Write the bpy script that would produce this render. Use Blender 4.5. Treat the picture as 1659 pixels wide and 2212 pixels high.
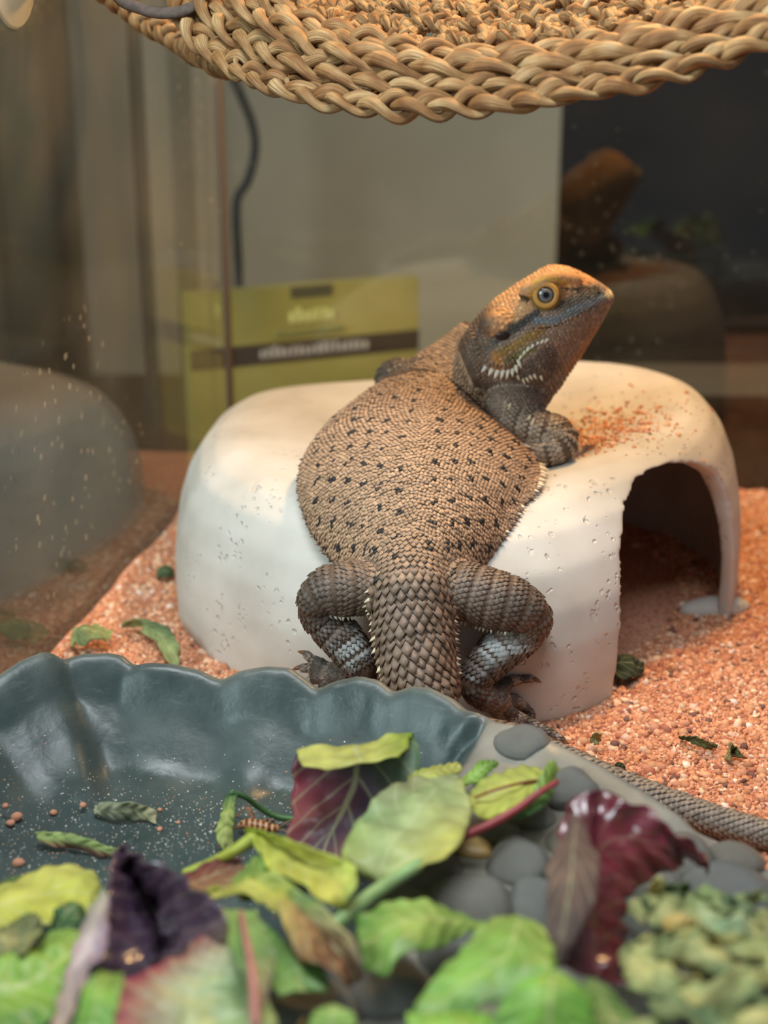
import bpy, bmesh, math, random
import numpy as np
from mathutils import Vector, Matrix
from mathutils.bvhtree import BVHTree

random.seed(7); rng = np.random.default_rng(7)
scn = bpy.context.scene
col = scn.collection
for o in list(bpy.data.objects): bpy.data.objects.remove(o)

# ------------------------------------------------------------------ camera
F = 3280.0; W, H_ = 1659.0, 2212.0
TH = math.radians(20.0); CH = 0.31
cT, sT = math.cos(TH), math.sin(TH)
cam = bpy.data.cameras.new('camera'); camo = bpy.data.objects.new('camera', cam); col.objects.link(camo)
camo.location = (0, 0, CH); camo.rotation_euler = (math.pi/2 - TH, 0, 0)
cam.sensor_fit = 'HORIZONTAL'; cam.sensor_width = 24.0; cam.lens = F/W*24.0
cam.clip_start = 0.01; cam.clip_end = 20
cam.dof.use_dof = True; cam.dof.focus_distance = 0.620; cam.dof.aperture_fstop = 5.8
scn.camera = camo
# ------------------------------------------------------------------ light
scn.view_settings.view_transform = 'Standard'
try: scn.view_settings.look = 'None'
except Exception: pass
scn.view_settings.exposure = 0.0; scn.view_settings.gamma = 1.0
scn.view_settings.use_curve_mapping = False
wd = bpy.data.worlds.new('world'); scn.world = wd; wd.use_nodes = True
wd.node_tree.nodes['Background'].inputs[0].default_value = (0.80, 0.86, 1.0, 1)
wd.node_tree.nodes['Background'].inputs[1].default_value = 0.17
def area_light(name, loc, target, sx, sy, power, colr):
    l = bpy.data.lights.new(name, 'AREA'); l.shape = 'RECTANGLE'; l.size = sx; l.size_y = sy
    l.energy = power; l.color = colr
    o = bpy.data.objects.new(name, l); col.objects.link(o); o.location = loc
    o.rotation_euler = (Vector(target)-Vector(loc)).to_track_quat('-Z', 'Y').to_euler()
    return o
# cool daylight tube in the lid, above the front of the tank
area_light('lid_daylight_tube_offscreen', (-0.06, 0.40, 0.64), (0.0, 0.50, 0.0), 0.50, 0.10, 3.8, (0.90, 0.96, 1.0))
# the one warm basking lamp, hanging from the lid above the hammock and the hide
sp = bpy.data.lights.new('basking_lamp_offscreen', 'SPOT'); sp.energy = 8.0; sp.color = (1.0, 0.58, 0.22)
sp.spot_size = math.radians(150); sp.spot_blend = 0.5; sp.shadow_soft_size = 0.03
spo = bpy.data.objects.new('basking_lamp_offscreen', sp); col.objects.link(spo)
spo.location = (0.15, 0.765, 0.50)
spo.rotation_euler = (Vector((0.11, 0.72, 0.08))-Vector(spo.location)).to_track_quat('-Z', 'Y').to_euler()
# daylight from the room in front of the tank, left of the photographer
area_light('window_left_offscreen', (-2.3, -1.1, 1.25), (0.0, 0.6, 0.08), 1.2, 1.2, 75.0, (0.76, 0.90, 1.0))

# ------------------------------------------------------------------ camera maths
def ray(px, py):
    u = (px-W/2)/F; v = (H_/2-py)/F
    return u, cT+v*sT, -sT+v*cT
def atz(px, py, z):
    a, b, c = ray(px, py); t = (z-CH)/c; return Vector((a*t, b*t, z))
def atY(px, py, Y):
    a, b, c = ray(px, py); t = Y/b; return Vector((a*t, Y, CH+c*t))
def att(px, py, t):
    a, b, c = ray(px, py); return Vector((a*t, b*t, CH+c*t))
def proj(P):
    P = np.asarray(P, float); x = P[..., 0]; y = P[..., 1]; z = P[..., 2]-CH
    d = y*cT - z*sT; u = x/d; v = (y*sT+z*cT)/d
    return W/2+u*F, H_/2-v*F
# ------------------------------------------------------------------ helpers
def lin(c):
    r = []
    for v in c:
        v = v/255.0
        r.append(v/12.92 if v <= 0.04045 else ((v+0.055)/1.055)**2.4)
    return tuple(r)
def L4(*c): return lin(c)+(1.0,)
def mesh_np(name, V, Fc, uv=None, colr=None, smooth=True):
    me = bpy.data.meshes.new(name)
    V = np.asarray(V, dtype=np.float32)
    if isinstance(Fc, np.ndarray):
        n, k = Fc.shape
        me.vertices.add(len(V)); me.vertices.foreach_set('co', V.ravel())
        me.loops.add(n*k); me.loops.foreach_set('vertex_index', Fc.astype(np.int32).ravel())
        me.polygons.add(n)
        me.polygons.foreach_set('loop_start', np.arange(0, n*k, k, dtype=np.int32))
        me.polygons.foreach_set('loop_total', np.full(n, k, dtype=np.int32))
        me.update(calc_edges=True)
    else:
        me.from_pydata([tuple(map(float, v)) for v in V], [], Fc)
    me.validate()
    if smooth: me.polygons.foreach_set('use_smooth', np.ones(len(me.polygons), dtype=bool))
    if colr is not None: set_col(me, colr)
    if uv is not None:
        l = me.uv_layers.new(name='UVMap'); vi = np.zeros(len(me.loops), dtype=np.int32)
        me.loops.foreach_get('vertex_index', vi)
        l.data.foreach_set('uv', np.asarray(uv, dtype=np.float32)[vi].ravel())
    return me
def set_col(me, colr):
    a = me.color_attributes.new('col', 'FLOAT_COLOR', 'POINT')
    c = np.ones((len(me.vertices), 4), dtype=np.float32); c[:, :3] = np.asarray(colr)[:, :3]
    a.data.foreach_set('color', c.ravel())
def obj(name, me, mat=None, parent=None, label=None, cat=None, group=None, kind=None):
    o = bpy.data.objects.new(name, me); col.objects.link(o)
    if mat is not None and me is not None and len(me.materials) == 0: me.materials.append(mat)
    if parent is not None: o.parent = parent
    if label: o['label'] = label
    if cat: o['category'] = cat
    if group: o['group'] = group
    if kind: o['kind'] = kind
    return o
def empty(name, loc, label, cat, group=None):
    o = bpy.data.objects.new(name, None); col.objects.link(o); o.location = loc; o.empty_display_size = 0.01
    o['label'] = label; o['category'] = cat
    if group: o['group'] = group
    return o
def reparent(o, root):          # mesh given in world coordinates, child of an unrotated empty
    o.parent = root; o.location = Vector(o.location)-Vector(root.location)
    return o
def crom(P, n):                 # Catmull-Rom resample to n points
    P = np.asarray(P, float); m = len(P)
    Q = np.vstack([2*P[0]-P[1], P, 2*P[-1]-P[-2]])
    t = np.linspace(0, m-1, n); i = np.minimum(t.astype(int), m-2); f = (t-i)[:, None]
    p0, p1, p2, p3 = Q[i], Q[i+1], Q[i+2], Q[i+3]
    return 0.5*((2*p1)+(-p0+p2)*f+(2*p0-5*p1+4*p2-p3)*f*f+(-p0+3*p1-3*p2+p3)*f**3)
def arclen_resample(P, step):
    P = np.asarray(P, float); d = np.r_[0, np.cumsum(np.linalg.norm(np.diff(P[:, :3], axis=0), axis=1))]
    n = max(2, int(d[-1]/step)+1); s = np.linspace(0, d[-1], n)
    return np.stack([np.interp(s, d, P[:, k]) for k in range(P.shape[1])], 1)
def norm(a): return a/np.maximum(np.linalg.norm(a, axis=-1, keepdims=True), 1e-12)
def frames(P, up=(0, 0, 1)):
    T = norm(np.gradient(P, axis=0)); N = np.zeros_like(P)
    u = np.array(up, float); u = u - T[0]*np.dot(u, T[0])
    if np.linalg.norm(u) < 1e-6: u = np.array([1.0, 0, 0])-T[0]*T[0][0]
    u /= np.linalg.norm(u)
    for i in range(len(P)):
        u = u - T[i]*np.dot(u, T[i]); u /= np.linalg.norm(u); N[i] = u
    B = np.cross(T, N); return T, N, B
def tube(P, R, seg=10, up=(0, 0, 1), flat=1.0, caps=True):
    P = np.asarray(P, float); R = np.asarray(R, float)*np.ones(len(P))
    if caps:
        d0 = norm(P[0]-P[1]); d1 = norm(P[-1]-P[-2])
        P = np.vstack([P[0]+d0*R[0]*0.9, P[0]+d0*R[0]*0.55, P, P[-1]+d1*R[-1]*0.55, P[-1]+d1*R[-1]*0.9])
        R = np.r_[R[0]*0.3, R[0]*0.8, R, R[-1]*0.8, R[-1]*0.3]
    T, N, B = frames(P, up); n = len(P)
    a = np.linspace(0, 2*np.pi, seg, endpoint=False)
    V = P[:, None]+R[:, None, None]*(np.cos(a)[None, :, None]*B[:, None]+flat*np.sin(a)[None, :, None]*N[:, None])
    V = V.reshape(-1, 3); Fc = []
    for i in range(n-1):
        for j in range(seg):
            k = (j+1) % seg
            Fc.append((i*seg+j, i*seg+k, (i+1)*seg+k, (i+1)*seg+j))
    Fc.append(tuple(range(seg-1, -1, -1))); Fc.append(tuple((n-1)*seg+j for j in range(seg)))
    uv = np.zeros((n*seg, 2)); d = np.r_[0, np.cumsum(np.linalg.norm(np.diff(P, axis=0), axis=1))]
    uv[:, 0] = np.repeat(d, seg); uv[:, 1] = np.tile(a/(2*np.pi), n)
    return V, Fc, uv
def joinm(parts):
    V = []; Fc = []; U = []; b = 0
    for p in parts:
        V.append(p[0]); Fc += [tuple(b+i for i in f) for f in p[1]]
        if len(p) > 2: U.append(p[2])
        b += len(p[0])
    return np.vstack(V), Fc, (np.vstack(U) if U else None)
def ellipsoid(c, ax, nu=20, nv=12, M=None):
    V = []; Fc = []
    for i in range(nv+1):
        p = math.pi*i/nv
        for j in range(nu):
            q = 2*math.pi*j/nu; V.append((ax[0]*math.sin(p)*math.cos(q), ax[1]*math.sin(p)*math.sin(q), ax[2]*math.cos(p)))
    V = np.array(V)
    if M is not None: V = V@np.array(M).T
    V = V+np.array(c)
    for i in range(nv):
        for j in range(nu):
            k = (j+1) % nu; Fc.append((i*nu+j, (i+1)*nu+j, (i+1)*nu+k, i*nu+k))
    return V, Fc
def modded(V, Fc, mods):
    me = bpy.data.meshes.new('tmp'); me.from_pydata([tuple(map(float, v)) for v in V], [], Fc)
    bm = bmesh.new(); bm.from_mesh(me); bmesh.ops.remove_doubles(bm, verts=bm.verts, dist=1e-6)
    bmesh.ops.recalc_face_normals(bm, faces=bm.faces); bm.to_mesh(me); bm.free()
    o = bpy.data.objects.new('tmp', me); col.objects.link(o)
    for kind, kw in mods:
        m = o.modifiers.new(kind, kind)
        for k, v in kw.items(): setattr(m, k, v)
    dg = bpy.context.evaluated_depsgraph_get(); r = bpy.data.meshes.new_from_object(o.evaluated_get(dg))
    bpy.data.objects.remove(o); bpy.data.meshes.remove(me)
    return r
def tmpobj(V, Fc):
    me = bpy.data.meshes.new('tmp'); me.from_pydata([tuple(map(float, v)) for v in V], [], Fc)
    bm = bmesh.new(); bm.from_mesh(me); bmesh.ops.remove_doubles(bm, verts=bm.verts, dist=1e-6)
    bmesh.ops.recalc_face_normals(bm, faces=bm.faces); bm.to_mesh(me); bm.free()
    o = bpy.data.objects.new('tmp', me); col.objects.link(o); return o
def verts_of(me):
    a = np.zeros(len(me.vertices)*3, dtype=np.float32); me.vertices.foreach_get('co', a); return a.reshape(-1, 3).astype(float)
def smooth01(x): x = np.clip(x, 0, 1); return x*x*(3-2*x)
def vnoise(P, scale, seed=0):       # cheap smooth value noise, 3D
    P = np.asarray(P, float)*scale+seed*17.13; i = np.floor(P).astype(np.int64); f = P-i; f = f*f*(3-2*f); r = 0
    def h(a): 
        n = a[..., 0]*374761393+a[..., 1]*668265263+a[..., 2]*2147483647
        n = (n ^ (n >> 13))*1274126177; n = n & 0x7fffffff
        n = (n ^ (n >> 16)) & 0xffff
        return n/65535.0
    for dx in (0, 1):
        for dy in (0, 1):
            for dz in (0, 1):
                w = (f[..., 0] if dx else 1-f[..., 0])*(f[..., 1] if dy else 1-f[..., 1])*(f[..., 2] if dz else 1-f[..., 2])
                r = r+w*h(i+np.array([dx, dy, dz]))
    return r*2-1
# ------------------------------------------------------------------ materials
class NT:
    def __init__(s, name):
        s.m = bpy.data.materials.new(name); s.m.use_nodes = True; s.t = s.m.node_tree; s.n = s.t.nodes; s.l = s.t.links
        s.b = s.n['Principled BSDF']; s.out = s.n['Material Output']
    def add(s, typ, **kw):
        n = s.n.new(typ)
        for k, v in kw.items():
            if k.startswith('_'): setattr(n, k[1:], v)
        for k, v in kw.items():
            if not k.startswith('_'):
                key = int(k[1:]) if k[0] == 'i' and k[1:].isdigit() else k.replace('__', ' ')
                if isinstance(v, bpy.types.NodeSocket): s.l.new(v, n.inputs[key])
                else: n.inputs[key].default_value = v
        return n
    def ramp(s, fac, stops):
        r = s.n.new('ShaderNodeValToRGB'); s.l.new(fac, r.inputs[0]); e = r.color_ramp.elements
        while len(e) > 1: e.remove(e[-1])
        e[0].position = stops[0][0]; e[0].color = stops[0][1]
        for p, c in stops[1:]: x = e.new(p); x.color = c
        return r.outputs[0]
    def mix(s, f, a, b, mode='MIX'):
        n = s.n.new('ShaderNodeMix'); n.data_type = 'RGBA'; n.blend_type = mode
        for sk, v in ((n.inputs[0], f), (n.inputs[6], a), (n.inputs[7], b)):
            if isinstance(v, bpy.types.NodeSocket): s.l.new(v, sk)
            else: sk.default_value = v
        return n.outputs[2]
    def math(s, op, a, b=0.0, c=None):
        n = s.n.new('ShaderNodeMath'); n.operation = op
        for i, v in enumerate((a, b) if c is None else (a, b, c)):
            if isinstance(v, bpy.types.NodeSocket): s.l.new(v, n.inputs[i])
            else: n.inputs[i].default_value = v
        return n.outputs[0]
    def noise(s, scale, detail=4, rough=0.5, vec=None):
        n = s.add('ShaderNodeTexNoise', Scale=scale, Detail=detail, Roughness=rough)
        s.l.new(vec if vec is not None else s.objc(), n.inputs['Vector']); return n.outputs[0]
    def objc(s):
        if not hasattr(s, '_tc'): s._tc = s.n.new('ShaderNodeTexCoord')
        return s._tc.outputs['Object']
    def uv(s):
        s.objc(); return s._tc.outputs['UV']
    def scaled(s, vec, sc):
        n = s.add('ShaderNodeMapping'); n.inputs['Scale'].default_value = sc; s.l.new(vec, n.inputs[0]); return n.outputs[0]
    def attr(s, name='col'):
        n = s.n.new('ShaderNodeAttribute'); n.attribute_name = name; return n.outputs['Color']
    def bump(s, h, strength=0.5, dist=0.001, prev=None):
        n = s.add('ShaderNodeBump', Strength=strength, Distance=dist); s.l.new(h, n.inputs['Height'])
        if prev is not None: s.l.new(prev, n.inputs['Normal'])
        s.l.new(n.outputs[0], s.b.inputs['Normal']); return n.outputs[0]
    def base(s, v):
        if isinstance(v, bpy.types.NodeSocket): s.l.new(v, s.b.inputs['Base Color'])
        else: s.b.inputs['Base Color'].default_value = v
    def rough(s, v):
        if isinstance(v, bpy.types.NodeSocket): s.l.new(v, s.b.inputs['Roughness'])
        else: s.b.inputs['Roughness'].default_value = v
    def spec(s, v): s.b.inputs['Specular IOR Level'].default_value = v
def plain(name, c, rough=0.6, spec=0.4, nsc=None, namp=0.15):
    m = NT(name); m.rough(rough); m.spec(spec)
    if nsc: 
        f = m.noise(nsc, 4); a = tuple(x*(1-namp) for x in c[:3])+(1,); b = tuple(min(1, x*(1+namp)) for x in c[:3])+(1,)
        m.base(m.ramp(f, [(0.3, a), (0.7, b)]))
    else: m.base(c)
    return m.m
def mat_glass(name, tint, dust, f0=0.043):
    m = NT(name); g = m.n.new('ShaderNodeNewGeometry')
    d = m.n.new('ShaderNodeVectorMath'); d.operation = 'DOT_PRODUCT'
    m.l.new(g.outputs['Incoming'], d.inputs[0]); m.l.new(g.outputs['Normal'], d.inputs[1])
    c = m.math('ABSOLUTE', d.outputs['Value']); k = m.math('POWER', m.math('SUBTRACT', 1.0, c), 5.0)
    fr = m.math('MULTIPLY_ADD', k, 1.0-f0, f0)
    tr = m.add('ShaderNodeBsdfTransparent', Color=tint); gl = m.add('ShaderNodeBsdfGlossy', Roughness=0.012)
    gl.inputs['Color'].default_value = (1, 1, 1, 1)
    mx = m.n.new('ShaderNodeMixShader'); m.l.new(fr, mx.inputs[0]); m.l.new(tr.outputs[0], mx.inputs[1]); m.l.new(gl.outputs[0], mx.inputs[2])
    # dried water spots and dust on the pane
    v = m.add('ShaderNodeTexVoronoi', Scale=95.0); m.l.new(m.objc(), v.inputs['Vector'])
    spots = m.math('LESS_THAN', v.outputs['Distance'], 0.16)
    pat = m.ramp(m.noise(9.0, 3), [(0.52, (0, 0, 0, 1)), (0.68, (1, 1, 1, 1))])
    film = m.ramp(m.noise(14.0, 5), [(0.3, (0.15, 0.15, 0.15, 1)), (0.8, (1, 1, 1, 1))])
    fac = m.math('ADD', m.math('MULTIPLY', m.math('MULTIPLY', spots, pat), min(.4, dust*2.2)), m.math('MULTIPLY', film, dust*0.30))
    df = m.add('ShaderNodeBsdfDiffuse', Color=L4(205, 196, 176))
    mx2 = m.n.new('ShaderNodeMixShader'); m.l.new(fac, mx2.inputs[0]); m.l.new(mx.outputs[0], mx2.inputs[1]); m.l.new(df.outputs[0], mx2.inputs[2])
    m.l.new(mx2.outputs[0], m.out.inputs[0]); return m.m
def mat_hide():
    m = NT('hide_plaster'); m.rough(0.62); m.spec(0.35)
    n1 = m.noise(28, 5); n2 = m.noise(7, 3)
    c = m.ramp(n1, [(0.25, L4(190, 184, 172)), (0.55, L4(208, 203, 193)), (0.8, L4(218, 214, 206))])
    stain = m.ramp(m.noise(16, 6, 0.65), [(0.60, (0, 0, 0, 1)), (0.78, (1, 1, 1, 1))])
    c = m.mix(m.math('MULTIPLY', stain, 0.28), c, L4(176, 140, 108))
    # pits
    v = m.add('ShaderNodeTexVoronoi', Scale=230.0); v.inputs['Randomness'].default_value = 1.0
    w = m.add('ShaderNodeTexNoise', Scale=60.0, Detail=3.0); m.l.new(m.objc(), w.inputs['Vector'])
    vv = m.n.new('ShaderNodeVectorMath'); vv.operation = 'MULTIPLY_ADD'
    m.l.new(w.outputs['Color'], vv.inputs[0]); vv.inputs[1].default_value = (0.012, 0.012, 0.012); m.l.new(m.objc(), vv.inputs[2])
    m.l.new(vv.outputs[0], v.inputs['Vector'])
    pit = m.ramp(v.outputs['Distance'], [(0.12, (0, 0, 0, 1)), (0.30, (1, 1, 1, 1))])
    msk = m.ramp(m.noise(42, 4, 0.6), [(0.52, (1, 1, 1, 1)), (0.60, (0, 0, 0, 1))])
    pits = m.math('MAXIMUM', pit, msk)
    big = m.ramp(m.noise(75, 4, 0.6), [(0.30, (0, 0, 0, 1)), (0.36, (1, 1, 1, 1))])
    bmask = m.ramp(m.noise(13, 2), [(0.49, (1, 1, 1, 1)), (0.55, (0, 0, 0, 1))])
    big = m.math('MAXIMUM', big, bmask)
    h = m.math('ADD', m.math('MULTIPLY', pits, 0.7), m.math('MULTIPLY', big, 1.0))
    b1 = m.bump(m.noise(420, 3), 0.10, 0.0006)
    m.bump(h, 0.75, 0.0016, b1)
    m.base(c); return m.m
def mat_dish():
    m = NT('dish_resin'); m.spec(0.5)
    n = m.noise(30, 6, 0.6)
    deep = m.ramp(n, [(0.25, L4(48, 62, 61)), (0.55, L4(68, 82, 80)), (0.8, L4(98, 108, 103))])
    pale = m.ramp(n, [(0.25, L4(108, 108, 102)), (0.6, L4(148, 144, 132)), (0.85, L4(180, 172, 152))])
    c = m.mix(m.attr_fac('col'), deep, pale)
    scuff = m.ramp(m.noise(1.0, 6, 0.7, m.scaled(m.objc(), (55, 55, 330))), [(0.60, (0, 0, 0, 1)), (0.82, (1, 1, 1, 1))])
    c = m.mix(m.math('MULTIPLY', scuff, 0.42), c, L4(150, 160, 156))
    m.base(c); m.rough(m.ramp(m.noise(60, 4), [(0.3, (0.30,)*3+(1,)), (0.8, (0.50,)*3+(1,))]))
    m.bump(m.noise(160, 5), 0.35, 0.0009); return m.m
NT.attr_fac = lambda s, name: s.attr(name)
def mat_attr(name, rough=0.6, spec=0.4, nscale=None, bump=None, sss=0.0, var=0.25):
    m = NT(name); c = m.attr()
    if nscale:
        f = m.ramp(m.noise(nscale, 4), [(0.25, (1-var,)*3+(1,)), (0.75, (1+var,)*3+(1,))]); c = m.mix(1.0, c, f, 'MULTIPLY')
    m.base(c); m.rough(rough); m.spec(spec)
    if bump: m.bump(m.noise(bump[0], 4), bump[1], bump[2])
    return m.m

# ================================================================== THE TANK
# left pane runs along LW0 -> LW1, back pane at right angles to it
LW1 = np.array([-0.1015, 0.9607]); ld = norm(np.array([0.190, 1.0])); bd = np.array([ld[1], -ld[0]])
def pane(name, p0, d, length, z0, z1, mat, nrm, th=0.004):
    a = np.array(p0); b = a+d*length; n = np.array(nrm)*th
    P = [a, b, b+n, a+n]; V = [(p[0], p[1], z) for z in (z0, z1) for p in P]
    Fc = [(0, 1, 2, 3), (7, 6, 5, 4), (0, 4, 5, 1), (1, 5, 6, 2), (2, 6, 7, 3), (3, 7, 4, 0)]
    me = mesh_np(name, V, Fc, smooth=False)
    return obj(name, me, mat, kind='structure')
GL = mat_glass('left_glass', (0.90, 0.92, 0.88, 1), 0.30)
GB = mat_glass('back_glass', (0.90, 0.92, 0.88, 1), 0.03)
o = pane('wall_left', LW1, -ld, 0.86, -0.03, 0.52, GL, -bd); o['label'] = 'dusty left glass pane of the terrarium mirroring the cave hide'
o = pane('wall_back', LW1, bd, 0.78, -0.03, 0.52, GB, ld); o['label'] = 'back glass pane of the terrarium'
sil = plain('silicone', L4(92, 78, 64), 0.5)
V, Fc, uv = tube([(LW1[0]+0.001, LW1[1]-0.002, -0.02), (LW1[0]+0.001, LW1[1]-0.002, 0.25), (LW1[0]+0.001, LW1[1]-0.002, 0.52)], 0.0022, 8, up=(1, 0, 0))
obj('trim_1', mesh_np('trim_1', V, Fc), sil, kind='structure', label='dark silicone seam in the glass corner')

# ---- substrate
def in_tank(x, y, m=0.0):
    dx = x-LW1[0]; dy = y-LW1[1]
    return (dx*bd[0]+dy*bd[1] > m) & (-(dx*ld[0]+dy*ld[1]) > m)
def ground_h(x, y):
    P = np.stack([x, y, np.zeros_like(x)], -1)
    return 0.0024*vnoise(P, 22, 1)+0.0012*vnoise(P, 70, 2)-0.001
nx, ny = 190, 190
gu = np.linspace(0, 0.66, nx); gv = np.linspace(0, 0.74, ny)
GU, GV = np.meshgrid(gu, gv, indexing='ij')
GX = LW1[0]+bd[0]*GU-ld[0]*GV; GY = LW1[1]+bd[1]*GU-ld[1]*GV
GZ = ground_h(GX, GY)
idx = np.arange(nx*ny).reshape(nx, ny)
q = np.stack([idx[:-1, :-1], idx[1:, :-1], idx[1:, 1:], idx[:-1, 1:]], -1).reshape(-1, 4)[:, ::-1]
m = NT('substrate_base'); m.rough(0.9); m.spec(0.15)
cc = m.ramp(m.noise(500, 3), [(0.3, L4(166, 112, 88)), (0.5, L4(206, 146, 116)), (0.75, L4(226, 180, 154))])
m.base(cc); m.bump(m.noise(700, 3), 0.8, 0.001)
fl = obj('floor', mesh_np('floor', np.stack([GX, GY, GZ], -1).reshape(-1, 3), q.copy()), m.m, kind='structure')
fl['label'] = 'orange clay grit covering the terrarium floor'
# ---- shelf the tank stands on
Vs = [(-1.0, 0.1, -0.034), (1.1, 0.1, -0.034), (1.1, 1.75, -0.034), (-1.0, 1.75, -0.034), (-1.0, 0.1, -0.06), (1.1, 0.1, -0.06), (1.1, 1.75, -0.06), (-1.0, 1.75, -0.06)]
obj('floor_outside', mesh_np('floor_outside', Vs, [(0, 1, 2, 3), (7, 6, 5, 4), (4, 5, 1, 0), (5, 6, 2, 1), (6, 7, 3, 2), (7, 4, 0, 3)], smooth=False),
    plain('shelf_wood', L4(56, 46, 38), 0.6, 0.3, 30), kind='structure', label='dark shelf board under the terrarium')

# ================================================================== CAVE HIDE
HC = np.array([0.035, 0.725])
foot = np.array([(-0.106, 0.735), (-0.099, 0.685), (-0.0687, 0.638), (-0.030, 0.606), (0.020, 0.588), (0.0740, 0.590), (0.106, 0.615),
                 (0.148, 0.655), (0.176, 0.705), (0.186, 0.755), (0.180, 0.80), (0.150, 0.840), (0.10, 0.858), (0.04, 0.866), (-0.02, 0.878), (-0.070, 0.880), (-0.098, 0.858), (-0.107, 0.80)])
fa = np.unwrap(np.arctan2(foot[:, 1]-HC[1], foot[:, 0]-HC[0])); fr_ = np.hypot(foot[:, 0]-HC[0], foot[:, 1]-HC[1])
def perinterp(a, A, Rr):
    A3 = np.r_[A-2*np.pi, A, A+2*np.pi]; R3 = np.r_[Rr, Rr, Rr]; o = np.argsort(A3); return np.interp(a, A3[o], R3[o])
NP = 128; ph = np.linspace(-np.pi, np.pi, NP, endpoint=False)
Rf = perinterp(ph, fa, fr_)
for _ in range(6): Rf = 0.25*np.roll(Rf, 1)+0.5*Rf+0.25*np.roll(Rf, -1)
da = np.radians([-180, -135, -110, -90, -65, -45, -20, 0, 30, 60, 90, 120, 150])
hr = np.array([0.084, 0.084, 0.084, 0.084, 0.090, 0.094, 0.097, 0.100, 0.103, 0.099, 0.089, 0.082, 0.082])
ms = np.array([1.1, 1.2, 1.6, 1.9, 1.65, 1.3, 1.0, 0.95, 1.0, 1.0, 1.1, 1.3, 1.2])
Hr = perinterp(ph, da, hr); Ms = perinterp(ph, da, ms)
for _ in range(10):
    Hr = 0.25*np.roll(Hr, 1)+0.5*Hr+0.25*np.roll(Hr, -1); Ms = 0.25*np.roll(Ms, 1)+0.5*Ms+0.25*np.roll(Ms, -1)
def hide_shell(dr, dz, z0, zc):
    rings = [(1.0, None), (1.0, 0.0), (1.004, 0.18), (1.0, 0.36), (0.985, 0.54), (0.955, 0.72), (0.91, 0.87), (0.855, 0.96), (0.79, 1.0)]
    V = []
    for s, h in rings:
        sc = 1-(1-s)*Ms if s <= 1 else s
        r = Rf*sc-dr; z = (np.full(NP, z0) if h is None else Hr*h-(dz if h > 0.3 else 0)*min(1, (h-0.3)/0.4 if h > 0.3 else 0))
        V.append(np.stack([HC[0]+r*np.cos(ph), HC[1]+r*np.sin(ph), z], 1))
    srim = 1-(1-0.79)*Ms; rr = Rf*srim-dr
    for k, f in enumerate((0.86, 0.72, 0.56, 0.4, 0.24, 0.1)):
        w = smooth01(np.full(NP, (1-f)/0.75)); z = Hr*(1-w)+zc*w-dz
        V.append(np.stack([HC[0]+rr*f*np.cos(ph), HC[1]+rr*f*np.sin(ph), z], 1))
    n = len(V); V = np.vstack(V+[np.array([[HC[0], HC[1], zc-dz]])]); Fc = []
    for i in range(n-1):
        for j in range(NP):
            k = (j+1) % NP; Fc.append((i*NP+j, i*NP+k, (i+1)*NP+k, (i+1)*NP+j))
    c = len(V)-1
    for j in range(NP): Fc.append(((n-1)*NP+j, (n-1)*NP+(j+1) % NP, c))
    Fc.append(tuple(range(NP-1, -1, -1))); return V, Fc
outer = hide_shell(0.0, 0.0, -0.004, 0.082)
inner = tmpobj(*hide_shell(0.0075, 0.009, -0.05, 0.082))
# arch: pixels of the opening traced on the vertical plane of the mouth
A = np.array([0.102, 0.6165]); B = np.array([0.1660, 0.704]); ab = norm(B-A); an = np.array([ab[1], -ab[0]])
def on_plane(px, py):
    a, b, c = ray(px, py); t = np.dot(A, an)/(a*an[0]+b*an[1]); P = np.array([a*t, b*t]); return np.dot(P-A, ab), CH+c*t
arch_px = [(1312, 1470), (1320, 1380), (1333, 1280), (1352, 1190), (1385, 1100), (1425, 1040), (1470, 1008), (1510, 1003), (1538, 1024), (1546, 1075), (1545, 1150), (1541, 1250)]
prof = [on_plane(*p) for p in arch_px]
prof = [(prof[0][0]-0.002, -0.03)]+prof+[(prof[-1][0], -0.03)]
nprof = len(prof); V = []
for off in (-0.055, 0.09):
    for s, z in prof:
        P = A+ab*s+an*off; V.append((P[0], P[1], z))
Fc = [tuple(range(nprof)), tuple(range(2*nprof-1, nprof-1, -1))]+[(i, (i+1) % nprof, nprof+(i+1) % nprof, nprof+i) for i in range(nprof)]
arch = tmpobj(V, Fc)
shell = modded(outer[0], outer[1], [('BOOLEAN', dict(object=inner, operation='DIFFERENCE', solver='EXACT')), ('BOOLEAN', dict(object=arch, operation='DIFFERENCE', solver='EXACT')),
                          ('REMESH', dict(mode='VOXEL', voxel_size=0.0014, use_smooth_shade=True)), ('SMOOTH', dict(factor=0.5, iterations=16))])
bpy.data.objects.remove(inner); bpy.data.objects.remove(arch)
MH = mat_hide()
hide = empty('cave_hide', (HC[0], HC[1], 0), 'cream plaster cave hide with an arched opening under the lizard', 'hide')
shell.materials.clear()
shell_o = reparent(obj('shell', shell, MH), hide)
hv = verts_of(shell); hf = [tuple(p.vertices) for p in shell.polygons]
HB = BVHTree.FromPolygons([tuple(v) for v in hv], hf)
HG0, HGS, HGN = (-0.13, 0.56), 0.002, 170
HIDEZ = np.full((HGN, HGN), -1.0)
for i_ in range(HGN):
    for j_ in range(HGN):
        l_ = HB.ray_cast((HG0[0]+i_*HGS, HG0[1]+j_*HGS, 0.3), (0, 0, -1))[0]
        if l_ is not None: HIDEZ[i_, j_] = l_.z
def hidez(x, y):
    i = np.clip(np.round((x-HG0[0])/HGS).astype(int), 0, HGN-1); j = np.clip(np.round((y-HG0[1])/HGS).astype(int), 0, HGN-1); return HIDEZ[i, j]
fo = atz(1545, 1306, 0.002)
Vf, Ff = ellipsoid((fo.x, fo.y, 0.0), (0.019, 0.008, 0.006), 24, 12, Matrix.Rotation(math.radians(12), 3, 'Z'))
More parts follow.
